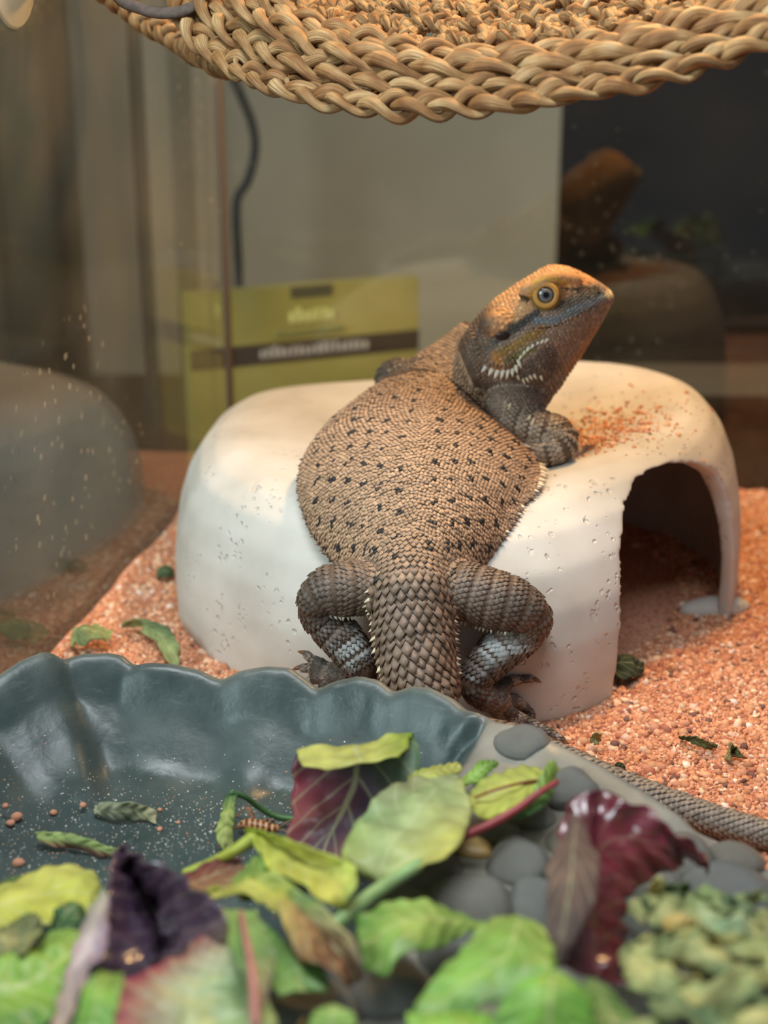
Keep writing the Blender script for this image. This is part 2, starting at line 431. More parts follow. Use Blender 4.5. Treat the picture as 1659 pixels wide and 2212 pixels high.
reparent(obj('foot', mesh_np('foot', Vf, Ff), MH), hide)

# ================================================================== DISH
crest_px = [(-60, 1500), (0, 1456), (45, 1425), (95, 1405), (118, 1410), (135, 1424), (180, 1410), (235, 1408), (265, 1414), (285, 1436), (320, 1430), (370, 1432), (430, 1445), (478, 1468),
            (520, 1446), (575, 1437), (625, 1440), (660, 1466), (686, 1488), (720, 1470), (775, 1458), (820, 1468), (848, 1494), (890, 1480), (930, 1484), (975, 1506), (1005, 1532), (1040, 1540), (1072, 1560)]
cp = np.array(crest_px, float)
sm = cp.copy()
for _ in range(30): sm[1:-1] = 0.25*sm[:-2]+0.5*sm[1:-1]+0.25*sm[2:]
crest = []
for (x0, y0), (xs, ys) in zip(cp, sm):
    b = atz(xs, ys, 0.043); P = atY(x0, y0, b.y-0.35*(y0-ys)*0.0002); crest.append((P.x, P.y, P.z))
crest = np.array(crest)
outer_px = [(1072, 1560, .043), (1110, 1563, .044), (1150, 1580, .043), (1215, 1612, .041), (1300, 1655, .040), (1390, 1708, .039), (1465, 1760, .036), (1500, 1795, .033), (1580, 1830, .034), (1659, 1880, .033), (1760, 1935, .033)]
orim = np.array([tuple(atz(*p)) for p in outer_px])
outer_poly = np.vstack([crest, orim[1:], [(0.205, 0.36, .03), (0.19, 0.30, .03), (-0.195, 0.30, .04), (-0.190, 0.38, .042), (-0.185, 0.45, .043), (-0.178, 0.50, .043)]])
split_px = [(1050, 1612), (1000, 1680), (940, 1760), (900, 1830), (860, 1910), (800, 2010), (730, 2120), (640, 2260)]
split = np.array([tuple(atz(p[0], p[1], .030)) for p in split_px]); split[:, 2] = .034
basin_poly = np.vstack([crest, split, [(-0.10, 0.335, .034), (-0.175, 0.335, .04), (-0.178, 0.38, .042), (-0.176, 0.45, .043), (-0.170, 0.50, .043)]])
def polydist(X, Y, P):
    Q = np.roll(P, -1, 0); best = np.full(X.shape, 9.0); zb = np.zeros(X.shape); inside = np.zeros(X.shape, bool)
    for a, b in zip(P, Q):
        e = b[:2]-a[:2]; L = np.dot(e, e)+1e-12; t = np.clip(((X-a[0])*e[0]+(Y-a[1])*e[1])/L, 0, 1)
        d = np.hypot(X-a[0]-t*e[0], Y-a[1]-t*e[1]); mk = d < best; best = np.where(mk, d, best); zb = np.where(mk, a[2]+t*(b[2]-a[2]), zb)
        cnd = ((a[1] > Y) != (b[1] > Y)) & (X < (b[0]-a[0])*(Y-a[1])/(b[1]-a[1]+1e-12)+a[0]); inside ^= cnd
    return np.where(inside, best, -best), zb
def dish_height(X, Y):
    do, zo = polydist(X, Y, outer_poly); db, zb = polydist(X, Y, basin_poly)
    P = np.stack([X, Y, 0*X], -1)
    shelf = 0.036-0.10*np.clip(0.47-Y, 0, 1)*0.6+0.0018*vnoise(P, 45, 3)+0.0009*vnoise(P, 110, 4)
    edge = smooth01(do/0.022); z = zo*(1-edge)+shelf*edge
    d = db+0.0015*vnoise(P, 60, 5)
    drop = np.interp(d, [-1, 0, .003, .007, .0125, .017, .022, .030, .040, 1], [0, 0, .0012, .008, .0185, .0205, .0265, .0325, .0352, .0355])
    bz = np.maximum(zb-drop, 0.0075)
    inb = db > 0; zz = np.where(inb, bz, z)
    near = (db <= 0) & (db > -0.006); 
    out = np.interp(-do, [0, .002, .006, .011, .016], [0, .001, .010, .030, .052])
    zz = np.where(do < 0, zo-out, zz)
    return zz, do, db
DX0, DX1, DY0, DY1, ST = -0.205, 0.225, 0.295, 0.60, 0.0013
gx = np.arange(DX0, DX1, ST); gy = np.arange(DY0, DY1, ST); X, Y = np.meshgrid(gx, gy, indexing='ij')
Zd, do_, db_ = dish_height(X, Y)
for _ in range(3):
    Z2 = Zd.copy(); Z2[1:-1, 1:-1] = 0.4*Zd[1:-1, 1:-1]+0.15*(Zd[2:, 1:-1]+Zd[:-2, 1:-1]+Zd[1:-1, 2:]+Zd[1:-1, :-2]); Zd = Z2
Zs = Zd.copy()
for _ in range(14):
    Z2 = Zs.copy(); Z2[1:-1, 1:-1] = 0.2*Zs[1:-1, 1:-1]+0.2*(Zs[2:, 1:-1]+Zs[:-2, 1:-1]+Zs[1:-1, 2:]+Zs[1:-1, :-2]); Zs = Z2
wb = smooth01((db_-0.007)/0.008); Zd = Zd*(1-wb)+Zs*wb
def dishz(x, y):
    fx = np.clip((np.asarray(x)-DX0)/ST, 0, len(gx)-1.01); fy = np.clip((np.asarray(y)-DY0)/ST, 0, len(gy)-1.01)
    i = fx.astype(int); j = fy.astype(int); a = fx-i; b = fy-j
    return (Zd[i, j]*(1-a)*(1-b)+Zd[i+1, j]*a*(1-b)+Zd[i, j+1]*(1-a)*b+Zd[i+1, j+1]*a*b)
idx = np.arange(X.size).reshape(X.shape)
q = np.stack([idx[:-1, :-1], idx[1:, :-1], idx[1:, 1:], idx[:-1, 1:]], -1).reshape(-1, 4)
keep = (do_.ravel()[q] > -0.0165).all(1); q = q[keep]
used = np.unique(q); mp = -np.ones(X.size, int); mp[used] = np.arange(len(used))
Pd = np.stack([X, Y, Zd], -1).reshape(-1, 3)[used]
# basin cast in grey green resin, stone shelf and outer wall in paler stone colour
pale = np.where(db_ < 0.0, 1.0, 0.0)
for _ in range(4): pale[1:-1, 1:-1] = 0.2*(pale[1:-1, 1:-1]+pale[2:, 1:-1]+pale[:-2, 1:-1]+pale[1:-1, 2:]+pale[1:-1, :-2])
pale = np.clip(pale, 0, 1)*0.97
pc = np.repeat(pale.ravel()[used][:, None], 3, 1)
dish = empty('food_dish', (0.0, 0.43, 0), 'grey green resin food dish with a scalloped rim and moulded pebbles', 'dish')
MD = mat_dish()
reparent(obj('bowl', mesh_np('bowl', Pd, mp[q], colr=pc), MD), dish)
def blob_mesh(name, r, seed, nu=22, nv=13, amp=0.20):
    V, Fc = ellipsoid((0, 0, 0), (1, 1, 1), nu, nv); V = V*(1+amp*vnoise(V, 1.3, seed)[:, None]); return mesh_np(name, V*r, Fc)
m = NT('moulded_pebble'); m.spec(0.5)
oi = m.n.new('ShaderNodeObjectInfo')
cc = m.ramp(m.noise(90, 5, 0.6), [(0.25, L4(78, 88, 92)), (0.5, L4(116, 120, 118)), (0.75, L4(150, 142, 126))])
cc = m.mix(m.math('MULTIPLY', oi.outputs['Random'], 0.55), cc, L4(138, 128, 108))
cc = m.mix(m.ramp(m.noise(45, 4, .6), [(0.55, (0, 0, 0, 1)), (0.75, (.7, .7, .7, 1))]), cc, L4(176, 146, 104))
m.base(cc); m.rough(0.30); m.bump(m.noise(90, 5), 0.5, 0.0012); MP = m.m
m = NT('ochre_pebble'); m.base(m.ramp(m.noise(90, 5, 0.6), [(0.3, L4(120, 110, 88)), (0.6, L4(196, 158, 92)), (0.8, L4(214, 186, 120))])); m.rough(0.45); MO = m.m
pebs = [(1128, 1600, 52, 30, 0), (1075, 1720, 60, 34, 0), (1120, 1860, 62, 50, 0), (1025, 1945, 92, 52, 0), (925, 1875, 62, 36, 0), (1150, 1765, 48, 30, 0), (1235, 1700, 60, 40, 0),
        (1468, 1850, 78, 48, 0), (1480, 1868, 46, 24, 1), (1580, 1940, 100, 56, 0), (1555, 1905, 40, 24, 1), (1425, 1955, 62, 70, 0), (1438, 1898, 34, 28, 0), (1590, 1860, 60, 34, 0), (840, 2130, 90, 60, 0),
        (690, 2170, 95, 50, 0), (985, 2060, 70, 44, 0), (1330, 1930, 60, 46, 0), (1400, 2170, 80, 80, 0), (1300, 2060, 70, 50, 0), (1165, 1960, 60, 50, 0), (1020, 1828, 44, 24, 1), (1075, 1800, 50, 26, 0),
        (1190, 1690, 30, 34, 1), (1600, 2080, 80, 60, 0), (1250, 1820, 60, 40, 0)]
pm = [blob_mesh('pebble', 1.0, k) for k in range(4)]
pm2 = [blob_mesh('pebble', 1.0, k+9) for k in range(2)]
for k, (px, py, rx, ry, oc) in enumerate(pebs):
    P = atz(px, py, 0.036); z = float(dishz(P.x, P.y)); P = atz(px, py, z+0.001); s = P.y/ray(px, py)[1]/F
    me = pm2[k % 2] if oc else pm[k % 4]
    o = obj('pebble', me, MO if oc else MP); o.location = (P.x, P.y, z-0.0005)
    o.scale = (rx*s*1.1, ry*s*1.75, min(rx, ry)*s*1.15); o.rotation_euler = (0, 0, random.uniform(-0.5, 0.5)); reparent(o, dish)

# ================================================================== LIZARD
def top_pt(px, py, Y): return np.array(atY(px, py, Y))
# stations from tail tip to neck: position of the ridge, half width, height above / below the widest line, flank droop
ST_ = []
def stn(P, w, hu, hd, drop=0.0, sh=0.0): ST_.append(tuple(P)+(w, hu, hd, drop, sh))
for x, y, z, w in [(0.40, 0.50, .003, .0012), (0.33, 0.455, .004, .002), (0.26, 0.443, .0055, .0032), (0.20, 0.458, .008, .0042), (0.140, 0.4865, .0108, .0053), (0.111, 0.503, .0125, .0060), (0.082, 0.521, .016, .0075), (0.058, 0.535, .020, .0098)]:
    stn((x, y, z), w, w*0.95, w*0.95)
stn(top_pt(978, 1545, .542), .0125, .010, .010)
stn(top_pt(940, 1490, .547), .0145, .0105, .0105)
stn(top_pt(918, 1440, .551), .0150, .011, .011)
stn(top_pt(905, 1390, .556), .0155, .011, .011)
stn(top_pt(897, 1330, .562), .0160, .0115, .0115)
stn(top_pt(892, 1280, .5675), .0170, .012, .012)
stn(top_pt(890, 1240, .572), .0190, .0125, .0125, .001)
stn(top_pt(889, 1205, .578), .0200, .0125, .0125, .003)
stn(top_pt(888, 1162, .587), .0285, .012, .0125, .009, .0005)
stn(top_pt(886, 1120, .5955), .0385, .012, .013, .0135, .0025)
stn(top_pt(884, 1065, .606), .0460, .012, .014, .0150, .0030)
stn(top_pt(882, 1010, .617), .0505, .012, .0145, .0155, .0038)
stn(top_pt(883, 955, .6315), .0535, .012, .0145, .0150, .0045)
stn(top_pt(887, 905, .650), .0545, .012, .015, .0135, .0055)
stn(top_pt(898, 862, .669), .0500, .0125, .016, .0105, .0070)
stn(top_pt(918, 830, .684), .0400, .013, .018, .008, .0060)
stn(top_pt(948, 800, .695), .0285, .013, .020, .004, .0020)
stn(top_pt(988, 760, .702), .0205, .013, .020, .001)
stn(top_pt(1035, 715, .705), .0190, .014, .020)
ST_ = np.array(ST_)
NB = 150
SB = crom(ST_, NB)
# even spacing along the ridge
SB = arclen_resample(SB, 0.0016); NB = len(SB)
Tp = SB[:, :3]; Tg = norm(np.gradient(Tp, axis=0))
for _ in range(4): Tg[1:-1] = norm(0.25*Tg[:-2]+0.5*Tg[1:-1]+0.25*Tg[2:])
r0 = np.cross(Tg, np.tile(np.array([0, -0.45, 0.89]), (NB, 1)))
grd = (Tp[:, 2] < 0.03)[:, None]; r0 = np.where(grd, np.cross(Tg, np.tile(np.array([0, -.1, 1.0]), (NB, 1))), r0)
Rt = norm(r0)
for _ in range(10): Rt[1:-1] = norm(0.25*Rt[:-2]+0.5*Rt[1:-1]+0.25*Rt[2:])
Nn = norm(np.cross(Rt, Tg))
def body_point(i, a):
    # i float station, a angle (pi/2 = ridge), vectorised
    i0 = np.clip(np.floor(i).astype(int), 0, NB-2); f = (i-i0)[..., None]
    S = SB[i0]*(1-f)+SB[i0+1]*f; R = norm(Rt[i0]*(1-f)+Rt[i0+1]*f); N = norm(Nn[i0]*(1-f)+Nn[i0+1]*f)
    w, hu, hd, dr, sh = (S[..., k] for k in range(3, 8)); x = np.cos(a); s = np.sin(a)
    k = np.maximum(1-np.abs(x)**2.3, 0)
    z = np.where(s >= 0, hu*k**0.62, -hd*k**0.62)-dr*np.abs(x)**1.8
    P = S[..., :3]-N*hu[..., None]+R*(w*x+sh)[..., None]+N*z[..., None]
    lift = np.where(s >= -0.02, hidez(P[..., 0], P[..., 1])+.0022+.003*np.clip(s, 0, 1)-P[..., 2], 0)
    P[..., 2] += np.where((lift > 0) & (w > .018), lift, 0); return P
SEG = 44; aa = np.linspace(0, 2*np.pi, SEG, endpoint=False)
II, AA = np.meshgrid(np.arange(NB, dtype=float), aa, indexing='ij')
bv = body_point(II, AA).reshape(-1, 3); bf = []
for i in range(NB-1):
    for j in range(SEG):
        k = (j+1) % SEG; bf.append((i*SEG+j, i*SEG+k, (i+1)*SEG+k, (i+1)*SEG+j))
bf.append(tuple(range(SEG-1, -1, -1))); bf.append(tuple((NB-1)*SEG+j for j in range(SEG)))
parts = [(bv, bf)]
# ---- head: rings given by top and bottom pixels in the plane Y = HY
HY = 0.700
hrings = [((990, 750), (1035, 850), .0150), ((1022, 706), (1090, 868), .0175), ((1060, 664), (1148, 878), .0205), ((1103, 632), (1196, 858), .0222), ((1148, 603), (1232, 808), .0198), ((1188, 580), (1262, 762), .0172),
          ((1226, 581), (1285, 722), .0142), ((1262, 595), (1302, 692), .0108), ((1292, 611), (1314, 668), .0075), ((1312, 624), (1322, 652), .0045), ((1322, 634), (1325, 644), .0018)]
hr_ = []
for (tp, bt, w) in hrings:
    T_ = np.array(atY(tp[0], tp[1], HY)); B_ = np.array(atY(bt[0], bt[1], HY)); hr_.append(np.r_[T_, B_, w])
HRn = 46; HRr = crom(np.array(hr_), HRn)
hax = norm(np.array(atY(1322, 637, HY))-np.array(atY(1075, 745, HY)))
side = np.array([0.0, -1.0, 0.0])
def head_point(i, a):
    i0 = np.clip(np.floor(i).astype(int), 0, HRn-2); f = (i-i0)[..., None]; S = HRr[i0]*(1-f)+HRr[i0+1]*f
    T_, B_, w = S[..., :3], S[..., 3:6], S[..., 6]; C = T_*0.52+B_*0.48; u = np.linalg.norm(T_-B_, axis=-1)/2; U = norm(T_-B_)
    x = np.cos(a); s = np.sin(a); sx = np.sign(x)*np.abs(x)**0.85; ss = np.sign(s)*np.abs(s)**np.where(s > 0, 0.80, 1.0)
    wf = w*np.where(s < 0, 1-0.45*np.abs(s)**1.5, 1.0)
    return C+U*(u*ss)[..., None]+side*(wf*sx)[..., None]
HS = 32; ha = np.linspace(0, 2*np.pi, HS, endpoint=False)
II, AA = np.meshgrid(np.arange(HRn, dtype=float), ha, indexing='ij'); hvv = head_point(II, AA).reshape(-1, 3); hff = []
for i in range(HRn-1):
    for j in range(HS):
        k = (j+1) % HS; hff.append((i*HS+j, i*HS+k, (i+1)*HS+k, (i+1)*HS+j))
hff.append(tuple(range(HS-1, -1, -1))); hff.append(tuple((HRn-1)*HS+j for j in range(HS)))
parts.append((hvv, hff))
def hp(px, py, Y): return np.array(atY(px, py, Y))
# brow ridge, eye bulge, jowl with beard, temple, lip
for (a_, b_, r_) in [((1140, 628), (1235, 598), .0042), ]:
    P = crom(np.array([hp(a_[0], a_[1], HY-.0155), hp(1190, 601, HY-.0150), hp(b_[0]+10, b_[1]+6, HY-.0105)]), 14); parts.append(tube(P, r_*np.linspace(1.0, .7, 14), 10)[:2])
for pxy, Yc, ax in [((1178, 637), HY-.0125, (.0082, .0062, .0078)), ((1085, 770), HY-.0140, (.0105, .0085, .0100)), ((1120, 800), HY-.010, (.0100, .0085, .0090)), ((1085, 700), HY-.0125, (.0110, .0070, .0072)), ((1150, 735), HY-.0125, (.0130, .0065, .0065)),
                   ((1140, 845), HY-.005, (.0120, .0110, .0105)), ((1112, 878), HY-.015, (.0150, .0120, .0110))]:
    c = hp(pxy[0], pxy[1], Yc); parts.append(ellipsoid(c, ax, 20, 12))
# upper lip ridge
P = crom(np.array([hp(1150, 700, HY-.0180), hp(1200, 690, HY-.0158), hp(1250, 668, HY-.0115), hp(1295, 645, HY-.0060), hp(1318, 640, HY-.002)]), 20); parts.append(tube(P, np.linspace(.0030, .0018, 20), 8)[:2])
P = crom(np.array([hp(1155, 718, HY-.0172), hp(1205, 707, HY-.0148), hp(1252, 685, HY-.0105), hp(1292, 663, HY-.0058), hp(1316, 650, HY-.002)]), 20); parts.append(tube(P, np.linspace(.0030, .0018, 20), 8)[:2])
# ---- limbs: pixel, Y, radius
limbs = {
 'rh': [(930, 1270, .590, .011), (985, 1272, .585, .0120), (1055, 1292, .581, .0122), (1110, 1308, .580, .0112), (1148, 1334, .581, .0088), (1132, 1366, .582, .0086), (1085, 1400, .579, .0090), (1045, 1440, .575, .0078), (1022, 1476, .572, .0062), (1045, 1505, .573, .0056), (1080, 1512, .577, .0048)],
 'lh': [(850, 1268, .590, .011), (800, 1268, .585, .0110), (745, 1272, .582, .0112), (705, 1278, .582, .0100), (683, 1302, .583, .0080), (695, 1335, .584, .0082), (735, 1375, .581, .0088), (770, 1420, .577, .0078), (785, 1452, .575, .0060), (755, 1462, .579, .0052), (715, 1455, .584, .0046)],
 'ra': [(1090, 915, .680, .010), (1135, 925, .677, .0098), (1180, 934, .674, .0094), (1210, 944, .673, .0086), (1204, 962, .670, .0082), (1170, 978, .668, .0072), (1130, 985, .668, .0060)],
 'la': [(900, 825, .705, .009), (872, 812, .716, .0084), (850, 811, .722, .0078), (840, 824, .720, .0068), (850, 846, .712, .0058)],
}
LP = {}
for k, l in limbs.items():
    P = np.array([tuple(atY(a, b, c))+(r,) for a, b, c, r in l]); P = arclen_resample(crom(P, 60), 0.0016); LP[k] = P
    parts.append(tube(P[:, :3], P[:, 3], 16)[:2])
toes = {
 'rh': [[(1060, 1500, .577), (1100, 1474, .584), (1128, 1466, .587), (1150, 1466, .588)], [(1075, 1506, .577), (1115, 1514, .583), (1140, 1534, .584), (1150, 1548, .584)],
        [(1075, 1512, .576), (1105, 1540, .577), (1140, 1560, .578), (1178, 1578, .574), (1215, 1598, .570)], [(1050, 1508, .574), (1060, 1522, .574), (1066, 1534, .574), (1068, 1542, .575)],
        [(1070, 1512, .576), (1098, 1530, .578), (1110, 1560, .576), (1118, 1585, .572)]],
 'lh': [[(725, 1452, .582), (695, 1436, .586), (672, 1422, .589), (660, 1412, .591)], [(720, 1456, .582), (690, 1448, .586), (665, 1444, .589), (650, 1442, .590)],
        [(722, 1460, .581), (695, 1462, .584), (672, 1470, .586), (655, 1478, .586)], [(735, 1462, .580), (715, 1474, .581), (700, 1486, .581), (690, 1496, .581)]],
}
claws = []
for k, ts in toes.items():
    for t in ts:
        P = arclen_resample(crom(np.array([tuple(atY(*p)) for p in t]), 24), 0.0012); n = len(P)
        r = np.interp(np.linspace(0, 1, n), [0, .3, .5, .7, 1], [.0034, .0025, .0028, .0021, .0018]); LP['toe%d' % len(LP)] = np.c_[P, r]
        parts.append(tube(P, r, 10)[:2]); claws.append((P[-1], norm(P[-1]-P[-4])))
V, Fc, _ = joinm(parts)
body = modded(V, Fc, [('REMESH', dict(mode='VOXEL', voxel_size=0.0009, use_smooth_shade=True)), ('SMOOTH', dict(factor=0.5, iterations=4))])
body.materials.clear()
BV = verts_of(body); BP = [tuple(p.vertices) for p in body.polygons]
BB = BVHTree.FromPolygons([tuple(v) for v in BV], BP)
# ---- colouring of the animal itself
TAN = np.array(lin((170, 138, 109))); TANL = np.array(lin((206, 168, 128))); BRN = np.array(lin((98, 80, 66))); GRY = np.array(lin((84, 78, 74))); DRK = np.array(lin((40, 37, 36)))
ridgeP = Tp
def head_mask(P):
    px, py = proj(P); return smooth01((px-1040)/40)*smooth01((905-py)/20)*(P[:, 1] > .66)
def spots(px, py, pts, r):
    d = np.full(px.shape, 1e9)
    for a in pts: d = np.minimum(d, np.hypot((px-a[0]), (py-a[1])))
    return smooth01((r-d)/(r*0.4))
def poly_d(px, py, pts):
    d = np.full(px.shape, 1e9)
    for a, b in zip(pts[:-1], pts[1:]):
        e = np.array(b)-np.array(a); t = np.clip(((px-a[0])*e[0]+(py-a[1])*e[1])/np.dot(e, e), 0, 1); d = np.minimum(d, np.hypot(px-a[0]-t*e[0], py-a[1]-t*e[1]))
    return d
def paint_head(P, c):
    px, py = proj(P)
    def mixc(m, rgb, c): return c*(1-m[:, None])+np.array(lin(rgb))*m[:, None]
    hm = head_mask(P)
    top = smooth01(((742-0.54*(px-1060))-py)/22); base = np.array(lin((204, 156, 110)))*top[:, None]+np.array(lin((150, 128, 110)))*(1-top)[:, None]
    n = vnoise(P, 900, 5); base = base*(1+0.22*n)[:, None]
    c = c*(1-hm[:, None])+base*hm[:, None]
    near = hm*(P[:, 1] < HY-.001)
    def band(pts, w, rgb, k=1.0):
        nonlocal c
        m = smooth01((w-poly_d(px, py, pts)+5*vnoise(P, 500, 4))/(w*0.6))*near*k; c = mixc(m, rgb, c)
    band([(1056, 742), (1092, 722), (1140, 690), (1160, 676)], 16, (70, 66, 62))
    band([(1050, 762), (1062, 745)], 13, (92, 90, 80), .8)
    band([(1158, 694), (1205, 690), (1250, 668), (1300, 640)], 13, (126, 134, 138))
    band([(1205, 664), (1245, 648), (1290, 632)], 13, (92, 92, 82), .8)
    band([(1080, 762), (1115, 748), (1170, 712)], 15, (148, 118, 66))
    band([(1100, 782), (1150, 750)], 12, (112, 108, 62))
    band([(1068, 768), (1078, 790)], 14, (178, 124, 62))
    band([(1118, 812), (1145, 800), (1185, 768)], 30, (84, 76, 72), .75)
    band([(1150, 840), (1200, 790)], 18, (84, 74, 68), .6)
    band([(1150, 712), (1205, 704), (1250, 682), (1300, 656)], 4, (150, 112, 84), .8)
    band([(1210, 690), (1255, 672), (1290, 660)], 8, (118, 118, 114), .7)
    band([(1145, 640), (1158, 608), (1190, 600), (1225, 612)], 9, (206, 164, 86))
    band([(1128, 640), (1140, 650)], 9, (66, 58, 50))
    band([(1200, 622), (1250, 625), (1290, 622)], 6, (84, 70, 58))
    band([(1225, 800), (1262, 755), (1290, 715)], 12, (176, 126, 88), .8)
    m = smooth01((13-np.hypot(px-1316, py-636))/6)*hm; c = mixc(m, (214, 196, 156), c)
    return c
def body_t(P):      # how far down the flank / back a point lies: 0 ridge .. 1 flank
    return P
lowgrey = lambda P: smooth01((np.array(proj(P)[1])-1150)/110)
def paint_body(P):
    n = vnoise(P, 350, 8); return BRN*(1+0.25*n)[:, None]
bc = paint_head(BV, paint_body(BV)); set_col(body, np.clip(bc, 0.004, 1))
MB = mat_attr('lizard_skin', 0.62, 0.35, 700, (1600, 0.5, 0.0005))
liz = empty('bearded_dragon', (0.012, 0.60, 0.0), 'brown bearded dragon lizard lying over the cave hide with its head turned and raised', 'lizard')
reparent(obj('body', body, MB), liz)
# ---- scales: overlapping keeled plates pointing to the tail
SC = []      # pos, normal, dir, size(len,wid,height), colour
def add_scales(P, D, L, Wd, Hh, colr, lift=0.0):
    for p, d, l, w, h, c in zip(P, D, L, Wd, Hh, colr):
        loc, nr, _, dist = BB.find_nearest(tuple(p))
        if loc is None or dist > 0.004: continue
        nr = np.array(nr); d = d-nr*np.dot(d, nr); ln = np.linalg.norm(d)
        if ln < 1e-6: continue
        SC.append((np.array(loc)+nr*lift, nr, d/ln, l, w, h, c))
# trunk and tail rows
dark_rows = []
i = 0.0; row = 0
sarr = np.r_[0, np.cumsum(np.linalg.norm(np.diff(Tp, axis=0), axis=1))]; ihip = int(np.argmin(np.abs(proj(Tp)[1]-1238)+(Tp[:, 2] < .05)*9e3))
slen = 0.0
while slen < sarr[-1]-0.001:
    i = np.interp(slen, sarr, np.arange(NB)); ii = int(i)
    hips = (ii-ihip)*1.6e-3      # metres in front of the hips
    if hips < -0.005: size = 0.0044 if hips > -0.09 else 0.0030
    else: size = 0.00195 if hips > 0.03 else np.interp(hips, [-.005, .01, .03], [.0042, .0027, .00195])
    w = SB[ii, 3]; size = min(size, w*0.42)
    per = []
    af = np.linspace(-0.30*np.pi, 1.30*np.pi, 260) if w < .03 else np.linspace(-0.12*np.pi, 1.12*np.pi, 420)
    ring = body_point(np.full(af.shape, i), af); dl = np.r_[0, np.cumsum(np.linalg.norm(np.diff(ring, axis=0), axis=1))]
    n = max(5, int(dl[-1]/(size*0.92))); off = 0.5 if row % 2 else 0.0
    ss = (np.arange(n)+off+0.2)/n*dl[-1]; ss = ss[ss < dl[-1]]; an_ = np.interp(ss, dl, af)
    jit = rng.normal(0, .16*size/0.0016, an_.shape) if w > .022 else np.zeros(an_.shape)
    # rows sweep back from the ridge in a shallow chevron
    iv = np.clip(i+jit-(np.abs(np.cos(an_))*w*0.30/0.0016 if w > .03 else np.abs(np.cos(an_))*1.2), 0, NB-1.01)
    P = body_point(iv, an_); D = -Tg[np.clip(iv.astype(int), 0, NB-1)]+0.25*np.sign(np.cos(an_))[:, None]*Rt[np.clip(iv.astype(int), 0, NB-1)]*(w > .03)
    g = np.full(len(P), float(smooth01(np.array((0.035-hips)/0.035)))*0.6)
    if hips < -0.10: g = np.full(g.shape, 0.75)
    c = (TAN*(1-g[:, None])+np.array(lin((122, 102, 86)))*g[:, None])
    nz = vnoise(P, 420, 3); c = c*(1+0.20*nz+0.12*rng.normal(size=len(P)))[:, None]
    if hips < -.004: c = np.array(lin((122, 102, 86) if hips > -.10 else (136, 126, 114)))*(1+0.10*rng.normal(size=len(P)))[:, None]
    sz = size*(1+0.10*rng.normal(size=len(P)))
    hh = np.where(hips < -0.003, 0.34, 0.28)+0.22*rng.random(len(P))**2
    # scattered enlarged dark scales in two rows each side of the spine
    x = np.cos(an_)
    if hips > 0.0 and w > .015 and hips < 0.125:
        lat = x*w
        tgt = np.array([-.046, -.0385, -.031, -.0235, -.016, -.0075, .0075, .016, .0235, .031, .0385, .046])
        j = np.argmin(np.abs(lat[:, None]-tgt[None]), 1); dd = np.abs(lat-tgt[j])
        ph_ = (row+j*4) % 7
        dk = (dd < size*0.70) & (np.isin(ph_, (0, 1))) & (rng.random(len(P)) < .66)
        c[dk] = DRK*(0.8+0.4*rng.random((dk.sum(), 1))); hh = np.where(dk, 0.42, hh); 
    P = P
    add_scales(P, D, sz*1.25, sz*0.62, sz*hh, np.clip(c, .004, 1))
    slen += size*0.80; row += 1
# limbs
for k, LPk in LP.items():
    toe = k.startswith('toe')
    sl = np.r_[0, np.cumsum(np.linalg.norm(np.diff(LPk[:, :3], axis=0), axis=1))]; T_, N_, B_ = frames(LPk[:, :3]); s = 0.0; row = 0
    size = 0.0019 if toe else 0.0026
    while s < sl[-1]:
        i = int(np.interp(s, sl, np.arange(len(LPk)))); r = LPk[i, 3]; n = max(6, int(2*np.pi*r/(size*0.92)))
        a = (np.arange(n)+(0.5 if row % 2 else 0))/n*2*np.pi
        P = LPk[i, :3]+r*(np.cos(a)[:, None]*B_[i]+np.sin(a)[:, None]*N_[i]); P = P[P[:, 1] < LPk[i, 1]+r*0.55]
        f = s/sl[-1]; g = 0.5+0.5*vnoise(P, 160, 11)
        c = np.array(lin((98, 87, 78)))*(1+0.15*rng.normal(size=len(P)))[:, None]
        if k in ('rh', 'lh'):
            pale = smooth01((g-0.55)/0.2)*smooth01((f-.5)/.1)*smooth01((.88-f)/.05)
            c = c*(1-pale[:, None])+np.array(lin((150, 152, 150)))*pale[:, None]
            c = c*(1-.5*smooth01((.35-f)/.1))+np.array(lin((126, 104, 88)))*.5*smooth01((.35-f)/.1)
        if k in ('ra',): c = np.array(lin((150, 132, 114)))*(1+0.15*rng.normal(size=len(P)))[:, None]
        if toe:
            band = (np.sin(s/0.0017) > 0.2); c = np.array(lin((132, 120, 110) if band else (84, 76, 70)))*(1+0.15*rng.normal(size=len(P)))[:, None]
        z = size*(1+0.1*rng.normal(size=len(P))); add_scales(P, np.tile(T_[i], (len(P), 1)), z*1.25, z*0.60, z*(0.30 if not toe else .2), np.clip(c, .004, 1))
        s += size*0.82; row += 1
